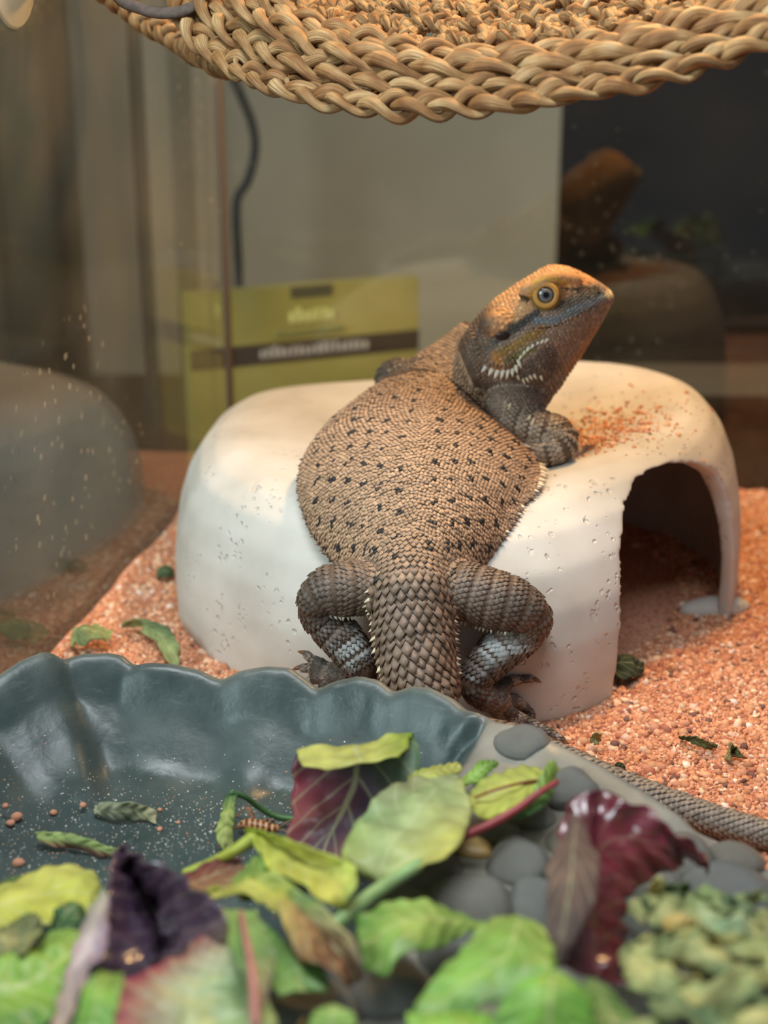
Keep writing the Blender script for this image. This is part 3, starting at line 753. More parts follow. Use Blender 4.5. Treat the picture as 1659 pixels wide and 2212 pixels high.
# head granules
row = 0
for i in np.arange(2.0, HRn-1.5, 0.78):
    a = np.linspace(-0.62*np.pi, 0.62*np.pi, 60); size = np.interp(i, [0, 20, HRn], [.0020, .0017, .0012])
    ring = head_point(np.full(a.shape, i), a); dl = np.r_[0, np.cumsum(np.linalg.norm(np.diff(ring, axis=0), axis=1))]
    n = int(dl[-1]/(size*0.95)); ss = (np.arange(n)+(0.5 if row % 2 else 0))/n*dl[-1]; an_ = np.interp(ss, dl, a)
    P = head_point(np.full(an_.shape, i)+rng.normal(0, .1, an_.shape), an_)
    Q = []
    for p in P:
        loc, nr, _, dist = BB.find_nearest(tuple(p)); Q.append(np.array(loc))
    Q = np.array(Q); px, py = proj(Q)
    ok = (np.hypot(px-1180, py-636) > 34) & (np.hypot(px-1087, py-725) > 15)
    c = paint_head(Q, paint_body(Q)*1.2); c = c*(1.15+0.20*rng.normal(size=len(P)))[:, None]
    z = size*(1+.1*rng.normal(size=len(P)))
    add_scales(Q[ok], np.tile(-hax, (ok.sum(), 1)), z[ok]*1.0, z[ok]*0.55, z[ok]*0.34, np.clip(c[ok], .004, 1)); row += 1
for ry, py_ in enumerate(np.arange(826, 915, 6.5)):      # chest and throat under the beard
    Pq = []
    for px_ in np.arange(1050+(4 if ry % 2 else 0), 1235, 7.5):
        l_, n_, _, d_ = BB.ray_cast((0, 0, CH), Vector(ray(px_+rng.normal(0, .8), py_+rng.normal(0, .8))).normalized())
        if l_ is not None and l_.z > .10 and .655 < l_.y < .715: Pq.append(np.array(l_))
    if Pq:
        Pq = np.array(Pq); k_ = len(Pq); cq = np.array(lin((124, 106, 92)))*(1+.16*rng.normal(size=(k_, 1)))
        add_scales(Pq, np.tile(np.array([0, .3, -1.0]), (k_, 1)), np.full(k_, .0019), np.full(k_, .0010), np.full(k_, .0006), np.clip(cq, .004, 1))
n = len(SC); Vs = np.zeros((n, 6, 3)); Cs = np.zeros((n, 6, 3))
pos = np.array([s[0] for s in SC]); nr = np.array([s[1] for s in SC]); dr = np.array([s[2] for s in SC]); lt = np.cross(nr, dr)
ln = np.array([s[3] for s in SC])[:, None]; wd_ = np.array([s[4] for s in SC])[:, None]; ht = np.array([s[5] for s in SC])[:, None]; cl = np.array([s[6] for s in SC])
def sv(a, b, h): return pos+dr*ln*a+lt*wd_*b+nr*ht*h
tmpl = [(-.55, 0, .10), (-.10, -.95, .12), (-.10, .95, .12), (.62, 0, 1.05), (0.0, 0, .85), (.35, 0, -.1)]
shade = [0.95, 0.95, 0.95, 1.30, 1.12, 0.95]       # the pointed tip of each plate is paler horn
for k, (a, b, h) in enumerate(tmpl): Vs[:, k] = sv(a, b, h); Cs[:, k] = np.clip(cl*shade[k], 0.003, 1)
tri = np.array([(0, 1, 4), (0, 4, 2), (1, 3, 4), (4, 3, 2), (1, 5, 3), (5, 2, 3)]); Ft = (np.arange(n)[:, None, None]*6+tri[None]).reshape(-1, 3)
MS = mat_attr('lizard_scales', 0.50, 0.45, 900, None, var=0.2)
reparent(obj('scales', mesh_np('scales', Vs.reshape(-1, 3), Ft, colr=Cs.reshape(-1, 3), smooth=False), MS, kind='stuff'), liz)
# ---- spines
def cone_mesh(name, seg=6):
    V = [(math.cos(2*math.pi*k/seg), math.sin(2*math.pi*k/seg), 0) for k in range(seg)]+[(.72*math.cos(2*math.pi*k/seg), .72*math.sin(2*math.pi*k/seg), .5) for k in range(seg)]+[(0, 0, 1)]
    Fc = [(k, (k+1) % seg, seg+(k+1) % seg, seg+k) for k in range(seg)]+[(seg+k, seg+(k+1) % seg, 2*seg) for k in range(seg)]+[tuple(range(seg-1, -1, -1))]
    return mesh_np(name, V, Fc)
spm = {}
for nm, cA in (('pale', L4(224, 208, 176)), ('white', L4(236, 230, 214)), ('brown', L4(140, 116, 94)), ('dark', L4(60, 52, 48))):
    me = cone_mesh('spine_'+nm); me.materials.append(plain('spine_'+nm, cA, 0.45, 0.5)); spm[nm] = me
def spine(p, d, r, l, nm):
    loc, nr, _, dist = BB.find_nearest(tuple(p))
    p = Vector(loc); d = Vector(d).normalized(); o = obj('spine', spm[nm]); o.location = p-d*l*0.15-Vector(liz.location)
    o.rotation_euler = d.to_track_quat('Z', 'Y').to_euler(); o.scale = (r, r, l); o.parent = liz
def flank(side_, i0, i1, n, lens, rad, nms, da=0.0, zig=1):
    for k in range(n):
        i = i0+(i1-i0)*(k+random.random()*0.5)/n; a = (0.0 if side_ > 0 else math.pi); a += (da+random.uniform(-.10, .16))*(1 if side_ > 0 else -1)
        p = body_point(np.array([i]), np.array([a]))[0]; ii = int(i)
        d = Rt[ii]*side_-0.55*Tg[ii]+0.35*Nn[ii]*random.uniform(.2, 1.2); l = random.choice(lens); spine(p, d, rad*random.uniform(.8, 1.15), l, random.choice(nms))
idx_y = lambda y: int(np.argmin(np.abs(proj(Tp)[1]-y)+(np.abs(proj(Tp)[0]-890) > 110)*9e3))
flank(1, idx_y(1130), idx_y(1000), 24, [.0026, .0032], .0009, ['pale', 'brown', 'brown'])
flank(1, idx_y(1000), idx_y(900), 28, [.0038, .0046], .0010, ['pale', 'pale', 'brown'])
flank(1, idx_y(905), idx_y(822), 34, [.0050, .0066, .0058], .0010, ['pale', 'pale', 'white'])
flank(-1, idx_y(1180), idx_y(900), 36, [.0018, .0024], .0008, ['brown', 'dark'])
flank(1, idx_y(1480), idx_y(1240), 22, [.0040, .0048], .0013, ['pale', 'brown'])
flank(-1, idx_y(1480), idx_y(1240), 22, [.0038, .0046], .0013, ['pale', 'brown'])
# fringe behind the thighs
for k in ('rh', 'lh'):
    L_ = LP[k]; nL = len(L_)
    for j in range(15):
        f = 0.08+0.26*(j+random.random()*.4)/15; i = int(f*nL); p = L_[i, :3]+np.array([0, -.35, -1.0])*L_[i, 3]*.9; spine(p, (random.uniform(-.3, .3)-(0.2 if k == 'rh' else -.2), -.55, -.8), .0009, .0030, random.choice(['white', 'pale', 'brown']))
# beard spines
def beard(pts, n, l, r, dirpx, nm, Y0=HY-.02):
    P = crom(np.array(pts, float), n)
    for k, (a, b) in enumerate(P):
        f = k/max(1, n-1); loc = BB.ray_cast((0, 0, CH), Vector(ray(a, b)).normalized())[0]
        if loc is None: continue
        dd = atY(a+dirpx[0]*(1-f)+dirpx[2]*f, b+dirpx[1]*(1-f)+dirpx[3]*f, loc.y)-loc; dd.y -= dd.length*0.35
        spine(np.array(loc), dd, r*random.uniform(.85, 1.15), l*random.uniform(.85, 1.1), nm)
beard([(1050, 792), (1068, 802), (1085, 803), (1100, 801), (1112, 795), (1120, 780)], 8, .0046, .0012, (-18, 20, 6, 14), 'white')
beard([(1126, 770), (1138, 756), (1152, 746), (1168, 738), (1182, 734)], 7, .0026, .0009, (-8, 12, -10, 9), 'white')
beard([(1118, 812), (1132, 820), (1142, 814), (1152, 810), (1168, 812)], 6, .0034, .0009, (8, 18, 6, 16), 'pale')
beard([(1058, 782), (1075, 788), (1095, 787), (1108, 778)], 8, .0026, .0009, (-8, 14, 4, 14), 'brown')
beard([(1165, 790), (1180, 800), (1195, 808), (1180, 826)], 8, .0024, .0008, (6, 14, 6, 14), 'brown')
beard([(1020, 715), (1030, 735), (1038, 760)], 6, .0036, .0010, (-10, -6, -12, 4), 'brown')
for a, b in ((1143, 905), (1150, 915), (1100, 880)): beard([(a, b), (a+2, b+3)], 1, .0036, .0010, (4, -14, 4, -14), 'pale')
# claws
cm = cone_mesh('claw', 8); cm.materials.append(plain('claw_horn', L4(120, 82, 50), 0.3, 0.5))
for p, d in claws:
    o = obj('claw', cm); dd = Vector(d)+Vector((0, 0, -.5)); dd.normalize(); o.location = Vector(p)+Vector(d)*0.0008-Vector(liz.location); o.rotation_euler = dd.to_track_quat('Z', 'Y').to_euler(); o.scale = (.0011, .0011, .0042); o.parent = liz
# ---- eye, lids, ear
def on_head(px, py): 
    loc, nr, _, _ = BB.ray_cast((0, 0, CH), Vector(ray(px, py)).normalized()); return loc, nr
eloc, enr = on_head(1179, 637); S_ = eloc.y/ray(1179, 637)[1]/F
edir = (Vector((0, 0, CH))-eloc).normalized(); edir = (edir*0.8+Vector((0.05, -1, 0.05))*0.4).normalized(); er = 25*S_
q_ = edir.to_track_quat('Z', 'Y')
m = NT('eye'); rr_ = m.n.new('ShaderNodeVectorMath'); rr_.operation = 'LENGTH'; mp_ = m.scaled(m.objc(), (1, 1, 0)); m.l.new(mp_, rr_.inputs[0])
m.base(m.ramp(rr_.outputs['Value'], [(0.0, L4(8, 8, 8)), (0.22, L4(10, 10, 10)), (0.30, L4(96, 98, 98)), (0.52, L4(134, 134, 130)), (0.60, L4(40, 36, 32)), (0.70, L4(40, 34, 26))])); m.rough(0.06); m.spec(0.6)
Ve, Fe = ellipsoid((0, 0, 0), (1, 1, 0.8), 28, 16); eye = obj('eye', mesh_np('eye', Ve, Fe), m.m); eye.location = eloc-edir*er*0.35-Vector(liz.location); eye.rotation_euler = q_.to_euler(); eye.scale = (er, er, er); eye.parent = liz
def torus(R, r, nu=32, nv=10, wob=0.0):
    V = []; Fc = []
    for i in range(nu):
        a = 2*math.pi*i/nu
        for j in range(nv):
            b = 2*math.pi*j/nv; V.append(((R+r*math.cos(b))*math.cos(a), (R+r*math.cos(b))*math.sin(a), r*math.sin(b)*0.8))
    for i in range(nu):
        for j in range(nv): Fc.append((i*nv+j, ((i+1) % nu)*nv+j, ((i+1) % nu)*nv+(j+1) % nv, i*nv+(j+1) % nv))
    return np.array(V), Fc
for nm, R, r, off, cA in (('eyelid', 0.88, 0.26, 0.22, L4(208, 158, 84)), ('eyelid', 1.18, 0.16, 0.06, L4(120, 106, 50))):
    Vt, Ft_ = torus(R, r); o = obj(nm, mesh_np(nm, Vt, Ft_), plain('lid', cA, 0.5, 0.4, 1500, .2)); o.location = eloc+edir*er*(off-.15)-Vector(liz.location); o.rotation_euler = q_.to_euler(); o.scale = (er, er*1.02, er); o.parent = liz
aloc, anr = on_head(1087, 726); Va, Fa = ellipsoid((0, 0, 0), (1, 0.62, 0.22), 20, 10)
o = obj('ear', mesh_np('ear', Va, Fa), plain('ear_dark', L4(46, 24, 22), 0.35)); o.location = aloc-Vector(liz.location); o.rotation_euler = anr.to_track_quat('Z', 'Y').to_euler(); o.scale = (.0036, .0036, .0036); o.parent = liz
mpts = []
for a, b in [(1152, 710), (1180, 708), (1210, 700), (1240, 686), (1265, 672), (1290, 656), (1310, 646), (1320, 643)]:
    l_, n_ = on_head(a, b)
    if l_ is not None: mpts.append(np.array(l_)-np.array(n_)*0.0002)
Vm, Fm, _ = tube(crom(np.array(mpts), 40), [.00045]*40, 6); reparent(obj('mouth_line', mesh_np('mouth_line', Vm, Fm), plain('mouth_dark', L4(44, 34, 30), 0.6)), liz)
l_, n_ = on_head(1292, 632)
if l_ is not None:
    Vm, Fm = ellipsoid(tuple(l_), (.0012, .0006, .0008), 12, 8); reparent(obj('nostril', mesh_np('nostril', Vm, Fm), plain('nostril_dark', L4(36, 28, 26), 0.6)), liz)

# ================================================================== BEHIND AND BESIDE THE TANK
def box_mesh(name, c, size, rz=0.0):
    x, y, z = (s/2 for s in size); M = Matrix.Rotation(rz, 3, 'Z')
    V = [tuple(Vector(c)+M@Vector((a*x, b*y, d*z))) for d in (-1, 1) for a, b in ((-1, -1), (1, -1), (1, 1), (-1, 1))]
    return mesh_np(name, V, [(0, 3, 2, 1), (4, 5, 6, 7), (0, 1, 5, 4), (1, 2, 6, 5), (2, 3, 7, 6), (3, 0, 4, 7)], smooth=False)
# grey beige board leaning up behind the tank; its right edge shows at x = 1203
be = atY(1203, 500, 1.30)
bl = atY(330, 500, 1.30)
obj('backing_board', box_mesh('backing_board', ((be.x+bl.x)/2-0.03, 1.306, 0.26), (be.x-bl.x+0.06, 0.012, 0.60)), plain('board_paint', L4(168, 158, 140), 0.7, 0.2, 6, .12),
    label='plain grey beige board standing behind the back glass', cat='board')
obj('dark_room_panel', box_mesh('dark_room_panel', (0.62, 1.42, 0.28), (1.1, 0.06, 0.64)), plain('dark_room_black', L4(10, 10, 12), 0.7, 0.15, 8, .3),  # black panel added in place of the dark, empty room
    label='added black panel standing in for the dark room behind the right of the tank', cat='panel')
lb = atY(1590, 822, 1.12)
obj('window_ledge', box_mesh('window_ledge', (0.42, 1.12, lb.z), (0.52, 0.05, 0.012), -0.02), plain('ledge_grey', L4(120, 108, 96), 0.6),
    label='narrow grey ledge behind the glass right of the cave hide', cat='ledge')
obj('reflected_grit_block', box_mesh('reflected_grit_block', (0.43, 1.16, lb.z+0.030), (0.20, 0.06, 0.048), -0.02), plain('reflected_grit_red', L4(112, 66, 46), 0.8, .2, 20, .3),  # red block added to imitate the grit mirrored in the back glass
    label='added dark red block imitating grit reflected in the back glass above the grey ledge', cat='block')
# green lamp carton
gb = empty('lamp_carton', (-0.06, 1.08, -0.034), 'green cardboard carton with a dark band and pale lettering behind the glass', 'carton')
bx0 = atY(405, 640, 1.03); bx1 = atY(905, 600, 1.095); dv = Vector((bx1.x-bx0.x, bx1.y-bx0.y, 0)); wl = dv.length; dv.normalize(); nv = Vector((-dv.y, dv.x, 0)); rzb = math.atan2(dv.y, dv.x)
ztop = 0.5*(bx0.z+bx1.z); zc = (ztop-0.034)/2
ctr = Vector((bx0.x+bx1.x, bx0.y+bx1.y, 0))/2+nv*0.008; ctr.z = zc
m = NT('carton_green'); m.base(m.ramp(m.noise(9, 3), [(0.3, L4(126, 124, 64)), (0.55, L4(164, 154, 82)), (0.75, L4(188, 174, 102))])); m.rough(0.35); MG = m.m
gbox = reparent(obj('box', box_mesh('box', ctr, (wl, 0.016, ztop+0.034), rzb), MG), gb)
front = lambda u, z, d=0.0006: Vector((bx0.x, bx0.y, 0))+dv*(u*wl)-nv*d+Vector((0, 0, z))
def fpanel(name, u0, u1, z0, z1, mat, d=0.001):
    V = [front(u0, z0, d), front(u1, z0, d), front(u1, z1, d), front(u0, z1, d), front(u0, z0, -.0005), front(u1, z0, -.0005), front(u1, z1, -.0005), front(u0, z1, -.0005)]
    return reparent(obj(name, mesh_np(name, V, [(0, 1, 2, 3), (7, 6, 5, 4), (4, 5, 1, 0), (5, 6, 2, 1), (6, 7, 3, 2), (7, 4, 0, 3)], smooth=False), mat), gb)
def zat(px, py, u): P0 = front(u, 0); return atY(px, py, P0.y).z
zb0, zb1 = zat(650, 776, .5), zat(650, 734, .5)
fpanel('band', 0.0, 1.0, zb0, zb1, plain('carton_band', L4(66, 52, 44), 0.45))
ML = plain('carton_lettering', L4(206, 196, 190), 0.5); MY = plain('carton_logo', L4(236, 232, 150), 0.5)
def letters(u0, u1, z0, z1, n, mat, seed):
    r = random.Random(seed); du = (u1-u0)/n
    for k in range(n):
        a = u0+du*(k+.12); b = u0+du*(k+.12+r.uniform(.5, .74)); h = r.choice((1.0, .72, .72, .85)); lt_ = fpanel('letter', a, b, z0, z0+(z1-z0)*h, mat, .0016); lt_.parent = gbox; lt_.location = (0, 0, 0)
letters(0.29, 0.77, zb0+(zb1-zb0)*.28, zb0+(zb1-zb0)*.85, 18, ML, 3)
letters(0.42, 0.62, zat(660, 694, .5), zat(660, 664, .5), 7, MY, 5)
letters(0.36, 0.66, zat(660, 722, .5), zat(660, 706, .5), 16, plain('carton_subtitle', L4(150, 150, 90), 0.5), 6)
V = [front(.43, ztop-.006, .001), front(.61, ztop-.006, .001), front(.61, ztop+.001, .001), front(.43, ztop+.001, .001)]
fpanel('tab', .43, .61, ztop-.007, ztop+.0006, plain('carton_tab', L4(92, 84, 62), 0.6))
# cable hanging behind the glass corner
cpt = [atY(a, b, 1.13) for a, b in ((498, 40), (500, 150), (520, 205), (545, 270), (550, 330), (535, 390), (514, 425), (510, 470), (514, 560), (518, 680), (520, 800))]
V, Fc, uv = tube(crom(np.array([tuple(p) for p in cpt]), 60), [.0035]*60, 10, up=(0, 1, 0)); obj('power_cable', mesh_np('power_cable', V, Fc), plain('cable_black', L4(34, 33, 33), 0.6), label='thin black cable hanging in a curve behind the glass corner', cat='cable')
# pleated curtain and a dark post seen through the left pane
def curtain():
    n = 160; V = []
    for k in range(n):
        f = k/(n-1); P = np.array([-0.62, 0.70])+f*np.array([0.38, 0.88]); a = math.sin(f*52)*0.013+math.sin(f*23+1)*0.010; P = P+np.array([-0.918, 0.396])*a
        for z in (-0.03, 0.14, 0.30, 0.56): V.append((P[0], P[1], z))
    Fc = [(k*4+j, (k+1)*4+j, (k+1)*4+j+1, k*4+j+1) for k in range(n-1) for j in range(3)]
    return mesh_np('curtain', V, Fc)
o = obj('curtain', curtain(), plain('curtain_beige', L4(178, 166, 138), 0.85, 0.1, 5, .15), label='beige pleated curtain seen through the left glass pane', cat='curtain')
md = o.modifiers.new('th', 'SOLIDIFY'); md.thickness = 0.002
pp = atY(312, 500, 1.12); obj('dark_post', box_mesh('dark_post', (pp.x, 1.12, 0.24), (0.009, 0.009, 0.55)), plain('post_dark', L4(52, 48, 44), 0.6), label='thin dark upright post beyond the left glass pane', cat='post')
pp = atY(402, 500, 1.16); obj('grey_upright', box_mesh('grey_upright', (pp.x, 1.16, 0.24), (0.016, 0.010, 0.55)), plain('upright_grey', L4(84, 80, 72), 0.6), label='wider grey upright beyond the left glass beside the board', cat='post')

# ================================================================== GRIT
def granules(P, R, colr, name, seed):
    r = np.random.default_rng(seed); n = len(P)
    ico = [(0, 0, 1), (.89, 0, .45), (.28, .85, .45), (-.72, .53, .45), (-.72, -.53, .45), (.28, -.85, .45), (.72, .53, -.45), (-.28, .85, -.45), (-.89, 0, -.45), (-.28, -.85, -.45), (.72, -.53, -.45), (0, 0, -1)]
    fi = [(0, 1, 2), (0, 2, 3), (0, 3, 4), (0, 4, 5), (0, 5, 1), (1, 6, 2), (2, 7, 3), (3, 8, 4), (4, 9, 5), (5, 10, 1), (6, 7, 2), (7, 8, 3), (8, 9, 4), (9, 10, 5), (10, 6, 1)]
    I = np.array(ico[:11])     # open underside, sunk in the bed
    a = r.random(n)*2*np.pi; ca, sa = np.cos(a), np.sin(a)
    J = I[None]*(1+0.28*r.normal(size=(n, 11, 1)).clip(-1.5, 1.5))*(R[:, None, None])*(np.array([1, 1, .8])+0.2*r.normal(size=(n, 1, 3)))
    X = J[..., 0]*ca[:, None]-J[..., 1]*sa[:, None]; Y = J[..., 0]*sa[:, None]+J[..., 1]*ca[:, None]
    V = np.stack([X, Y, J[..., 2]], -1)+P[:, None]; Fi = (np.arange(n)[:, None, None]*11+np.array(fi)[None]).reshape(-1, 3)
    return mesh_np(name, V.reshape(-1, 3), Fi, colr=np.repeat(colr, 11, 0), smooth=False)
def grit_col(n, r):
    pal = np.array([lin(c) for c in ((212, 150, 112), (226, 168, 130), (202, 136, 100), (234, 196, 162), (182, 118, 94), (240, 216, 198), (124, 88, 76))])
    k = r.choice(len(pal), n, p=[.28, .24, .19, .13, .09, .04, .03]); return np.clip(pal[k]*(1+.10*r.normal(size=(n, 1))), 0, 1)
MGr = mat_attr('grit', 0.85, 0.2, 1500, None, var=.15)
r = np.random.default_rng(3)
def scatter(n, x0, x1, y0, y1):
    x = r.uniform(x0, x1, n); y = r.uniform(y0, y1, n); ok = in_tank(x, y, 0.002)
    d, _ = polydist(x, y, outer_poly); ok &= d < -0.012
    rr = np.hypot(x-HC[0], y-HC[1]); ok &= rr > perinterp(np.arctan2(y-HC[1], x-HC[0]), ph, Rf)*0.80
    px, py = proj(np.stack([x, y, 0*x], -1)); ok &= (px > -60) & (px < 2250)
    return x[ok], y[ok]
xa, ya = scatter(105000, 0.04, 0.37, 0.44, 0.90); xb, yb = scatter(36000, -0.20, -0.02, 0.54, 0.90)
x = np.r_[xa, xb]; y = np.r_[ya, yb]; n = len(x)
R = np.clip(np.exp(r.normal(math.log(.00075), .42, n)), .0003, .0024)
P = np.stack([x, y, ground_h(x, y)+R*0.25], -1)
g_o = obj('grit', granules(P, R, grit_col(n, r), 'grit', 4), MGr, kind='stuff', label='loose orange clay grit spread over the terrarium floor', cat='grit')
# grit on the saddle of the hide
hx = r.normal(0.100, .020, 1500); hy = r.normal(0.715, .018, 1500); hP = []; hR = []
for a, b in zip(hx, hy):
    l_, n_, _, _ = HB.ray_cast((a, b, 0.3), (0, 0, -1))
    if l_ is not None and l_.z > .06: hP.append((a, b, l_.z+.0002)); hR.append(float(np.clip(np.exp(r.normal(math.log(.00055), .5)), .0002, .0018)))
hP = np.array(hP); hR = np.array(hR); hc_ = grit_col(len(hP), r)
obj('grit', granules(hP, hR, np.clip(hc_, 0, 1), 'hide_grit', 5), MGr, kind='stuff', label='crumbs of grit lying in the hollow on top of the cave hide', cat='grit')
# fine grains in the dish
dx = r.uniform(-.165, .03, 5200); dy = r.uniform(.40, .53, 5200); db2, _ = polydist(dx, dy, basin_poly); ok = (db2 > .014) & (r.random(5200) < np.exp(-((dy-.485)/.03)**2)+.12); dx, dy = dx[ok], dy[ok]; n = len(dx)
R = np.clip(np.exp(r.normal(math.log(.00020), .30, n)), .0001, .0005); wc = np.where((r.random(n) < .7)[:, None], np.array(lin((226, 220, 206))), grit_col(n, r))
P = np.stack([dx, dy, dishz(dx, dy)+R*.3], -1); obj('sand_grains', granules(P, R, wc, 'sand_grains', 6), MGr, kind='stuff', label='pale sand grains scattered on the floor of the dish', cat='sand')
# bigger loose stones, each its own thing
stone_px = [(1258, 1604, 14, 0, 'tan rounded stone touching the pale stone beside the dish rim'), (1281, 1618, 13, 1, 'pale pink stone touching the tan stone beside the dish rim')]
clay = [blob_mesh('clay_pebble', 1.0, 20+k, 10, 7, .22) for k in range(4)]
mc = [plain('clay_%d' % k, c, .85, .2, 900, .2) for k, c in enumerate((L4(206, 156, 118), L4(226, 190, 168), L4(204, 146, 116), L4(124, 92, 84)))]
def stone(px, py, rad, mi, name, label, cat, group=None, zf=None):
    b = atz(px, py, 0.0); gz = float(ground_h(np.array([b.x]), np.array([b.y]))[0]) if zf is None else float(zf(b.x, b.y)); b = atz(px, py, gz+.0006); s = rad*b.y/ray(px, py)[1]/F
    me = clay[(int(px)+int(py)) % 4].copy(); me.materials.clear(); o = obj(name, me, mc[mi], label=label, cat=cat, group=group); o.location = (b.x, b.y, gz+s*.35); o.scale = (s, s*.9, s*.75); o.rotation_euler = (0, 0, (px*7 % 31)/5); return o
for a, b, rad, mi, lb_ in stone_px: stone(a, b, rad, mi, 'pebble', lb_, 'pebble')
rs = random.Random(11); k = 0
while k < 60:
    a = rs.uniform(1240, 1655); b = rs.uniform(1490, 1790)
    if b > 1590+(a-1215)*0.60-25 or b < 1560-(a-1240)*.22: continue
    stone(a, b, rs.uniform(6.5, 12), rs.choice((0, 2, 2, 2, 1, 3)), 'clay_pebble', 'orange clay granule larger than the grit around it beside the dish', 'pebble', 'larger clay granules on the grit'); k += 1
for a, b, rad in ((36, 1765, 13), (22, 1778, 10), (115, 1755, 9), (180, 1738, 8), (345, 1790, 7), (40, 1865, 14), (12, 1740, 8), (385, 1775, 5), (345, 1748, 6)):
    p = atz(a, b, .008); stone(a, b, rad, 2, 'clay_pebble', 'orange clay crumb lying on the floor of the dish', 'pebble', 'clay crumbs in the dish', zf=lambda x, y: dishz(np.array(atz(a, b, .008).x), np.array(atz(a, b, .008).y)))

# ================================================================== HAMMOCK
m = NT('seagrass'); uvv = m.uv()
fib = m.noise(1.0, 3, .6, m.scaled(uvv, (60, 22, 1))); tone = m.noise(1.0, 2, .5, m.scaled(uvv, (70, 1.6, 1))); oi = m.n.new('ShaderNodeObjectInfo')
cc = m.ramp(tone, [(0.25, L4(98, 62, 34)), (0.42, L4(164, 120, 74)), (0.60, L4(206, 168, 116)), (0.78, L4(230, 202, 154))]); cc = m.mix(m.math('MULTIPLY', m.ramp(fib, [(0.35, (1, 1, 1, 1)), (0.6, (0, 0, 0, 1))]), 0.55), cc, L4(112, 72, 40))
m.base(cc); m.rough(0.55); m.spec(0.3); m.bump(fib, 0.9, 0.0010)
tl = m.add('ShaderNodeBsdfTranslucent'); m.l.new(cc, tl.inputs[0]); mx = m.n.new('ShaderNodeMixShader'); mx.inputs[0].default_value = .28
m.l.new(m.b.outputs[0], mx.inputs[1]); m.l.new(tl.outputs[0], mx.inputs[2]); m.l.new(mx.outputs[0], m.out.inputs[0]); MSG = m.m
m = NT('seagrass_core'); m.base(m.ramp(m.noise(200, 4), [(0.3, L4(120, 80, 46)), (0.7, L4(168, 122, 76))])); m.rough(0.8); m.bump(m.noise(500, 4), .8, .001); MSC = m.m
def braid(P, wid, rad, pitch, up, seg=7, jit=0.10, step=0.0014, ns=3):
    P = arclen_resample(P, step); T, N, B = frames(P, up); s = np.r_[0, np.cumsum(np.linalg.norm(np.diff(P, axis=0), axis=1))]; ps = []
    for k in range(ns):
        ph0 = 2*np.pi*k/ns; a = 2*np.pi*s/pitch+ph0
        amp = 1+jit*np.sin(s/.011+k*2.1)+jit*.6*np.sin(s/.0047+k)
        C = P+B*(wid*np.sin(a)*amp)[:, None]+N*(rad*1.0*np.sin(2*a)*amp)[:, None]
        R = rad*(1.15+.25*np.sin(a*2+.8)+.12*np.sin(s/.006+k*3)); V, Fc, uv = tube(C, R, seg, up, flat=.75); uv[:, 1] += k*.37; uv[:, 0] += k*.31; ps.append((V, Fc, uv))
    V, Fc, U = joinm(ps); return V, Fc, U
ham = empty('hammock', (0.0, 0.60, 0.28), 'woven seagrass hammock hanging above the lizard', 'hammock')
def hline(pts, dt=0.0, n=120):
    tt = lambda x: np.interp(x, [230, 400, 600, 800, 1000, 1200, 1400, 1750], [.665, .655, .602, .578, .563, .552, .542, .530])
    return crom(np.array([tuple(att(a, b, tt(a)+dt)) for a, b in pts]), n)
rows = [[(392, -30), (402, 20), (430, 78), (490, 135), (575, 178), (690, 208), (810, 224), (1000, 226), (1200, 210), (1400, 168), (1560, 118), (1720, 52)],
        [(425, -30), (440, 25), (470, 70), (540, 115), (620, 150), (730, 180), (850, 196), (1000, 200), (1200, 184), (1400, 142), (1560, 92), (1720, 26)],
        [(470, -30), (485, 15), (530, 55), (595, 92), (680, 122), (780, 152), (890, 168), (1020, 172), (1200, 157), (1400, 116), (1560, 68), (1720, 2)],
        [(520, -30), (540, 10), (600, 52), (680, 90), (770, 118), (880, 138), (1020, 143), (1200, 130), (1400, 90), (1560, 44), (1720, -20)],
        [(575, -30), (605, 12), (680, 52), (780, 84), (900, 106), (1040, 112), (1200, 102), (1400, 64), (1560, 20), (1720, -44)]]
rows = [rw+[(1900, rw[-1][1]-88)] for rw in rows]
rim_rows = [rows[0], [((a+c)/2, (b+d)/2) for (a, b), (c, d) in zip(crom(np.array(rows[1], float), 15), crom(np.array(rows[2], float), 15))], rows[3], [(a, b+3) for a, b in rows[4]]]
for k, rw in enumerate(rim_rows):
    P = hline(rw, dt=.004*k+.002*(k % 2))
    V, Fc, U = braid(P, .0037-.0006*(k == 3), .0023-.0004*(k == 3), .046+.009*(k % 3), (0.0, -.85, .5), 9, .32); reparent(obj('braid', mesh_np('braid', V, Fc, uv=U), MSG), ham)
# secondary strands between the braids
for k in range(4):
    rw = [((a+c)/2, (b+d)/2) for (a, b), (c, d) in zip(crom(np.array(rows[k], float), 14), crom(np.array(rows[k+1], float), 14))]
    P = hline(rw, dt=.004*k+.0035); V, Fc, U = braid(P, .0026, .0010, .023, (0, -.85, .5), 6, .4, ns=2); reparent(obj('braid', mesh_np('braid', V, Fc, uv=U), MSG), ham)
# dense inner weave behind the rim braids (curved band with thickness)
A_ = hline([(a, b-10) for a, b in rows[0]], .0065, 100); B_ = hline([(a, b+4) for a, b in rows[4]], .022, 100); V = []
for i in range(100):
    for j in range(9):
        f = j/8; p = A_[i]*(1-f)+B_[i]*f+np.array([0, .004, -.001])*math.sin(f*math.pi); V.append(p)
Fc = [(i*9+j, (i+1)*9+j, (i+1)*9+j+1, i*9+j+1) for i in range(99) for j in range(8)]
o = reparent(obj('inner_weave', mesh_np('inner_weave', V, Fc), MSC), ham); md = o.modifiers.new('th', 'SOLIDIFY'); md.thickness = .003
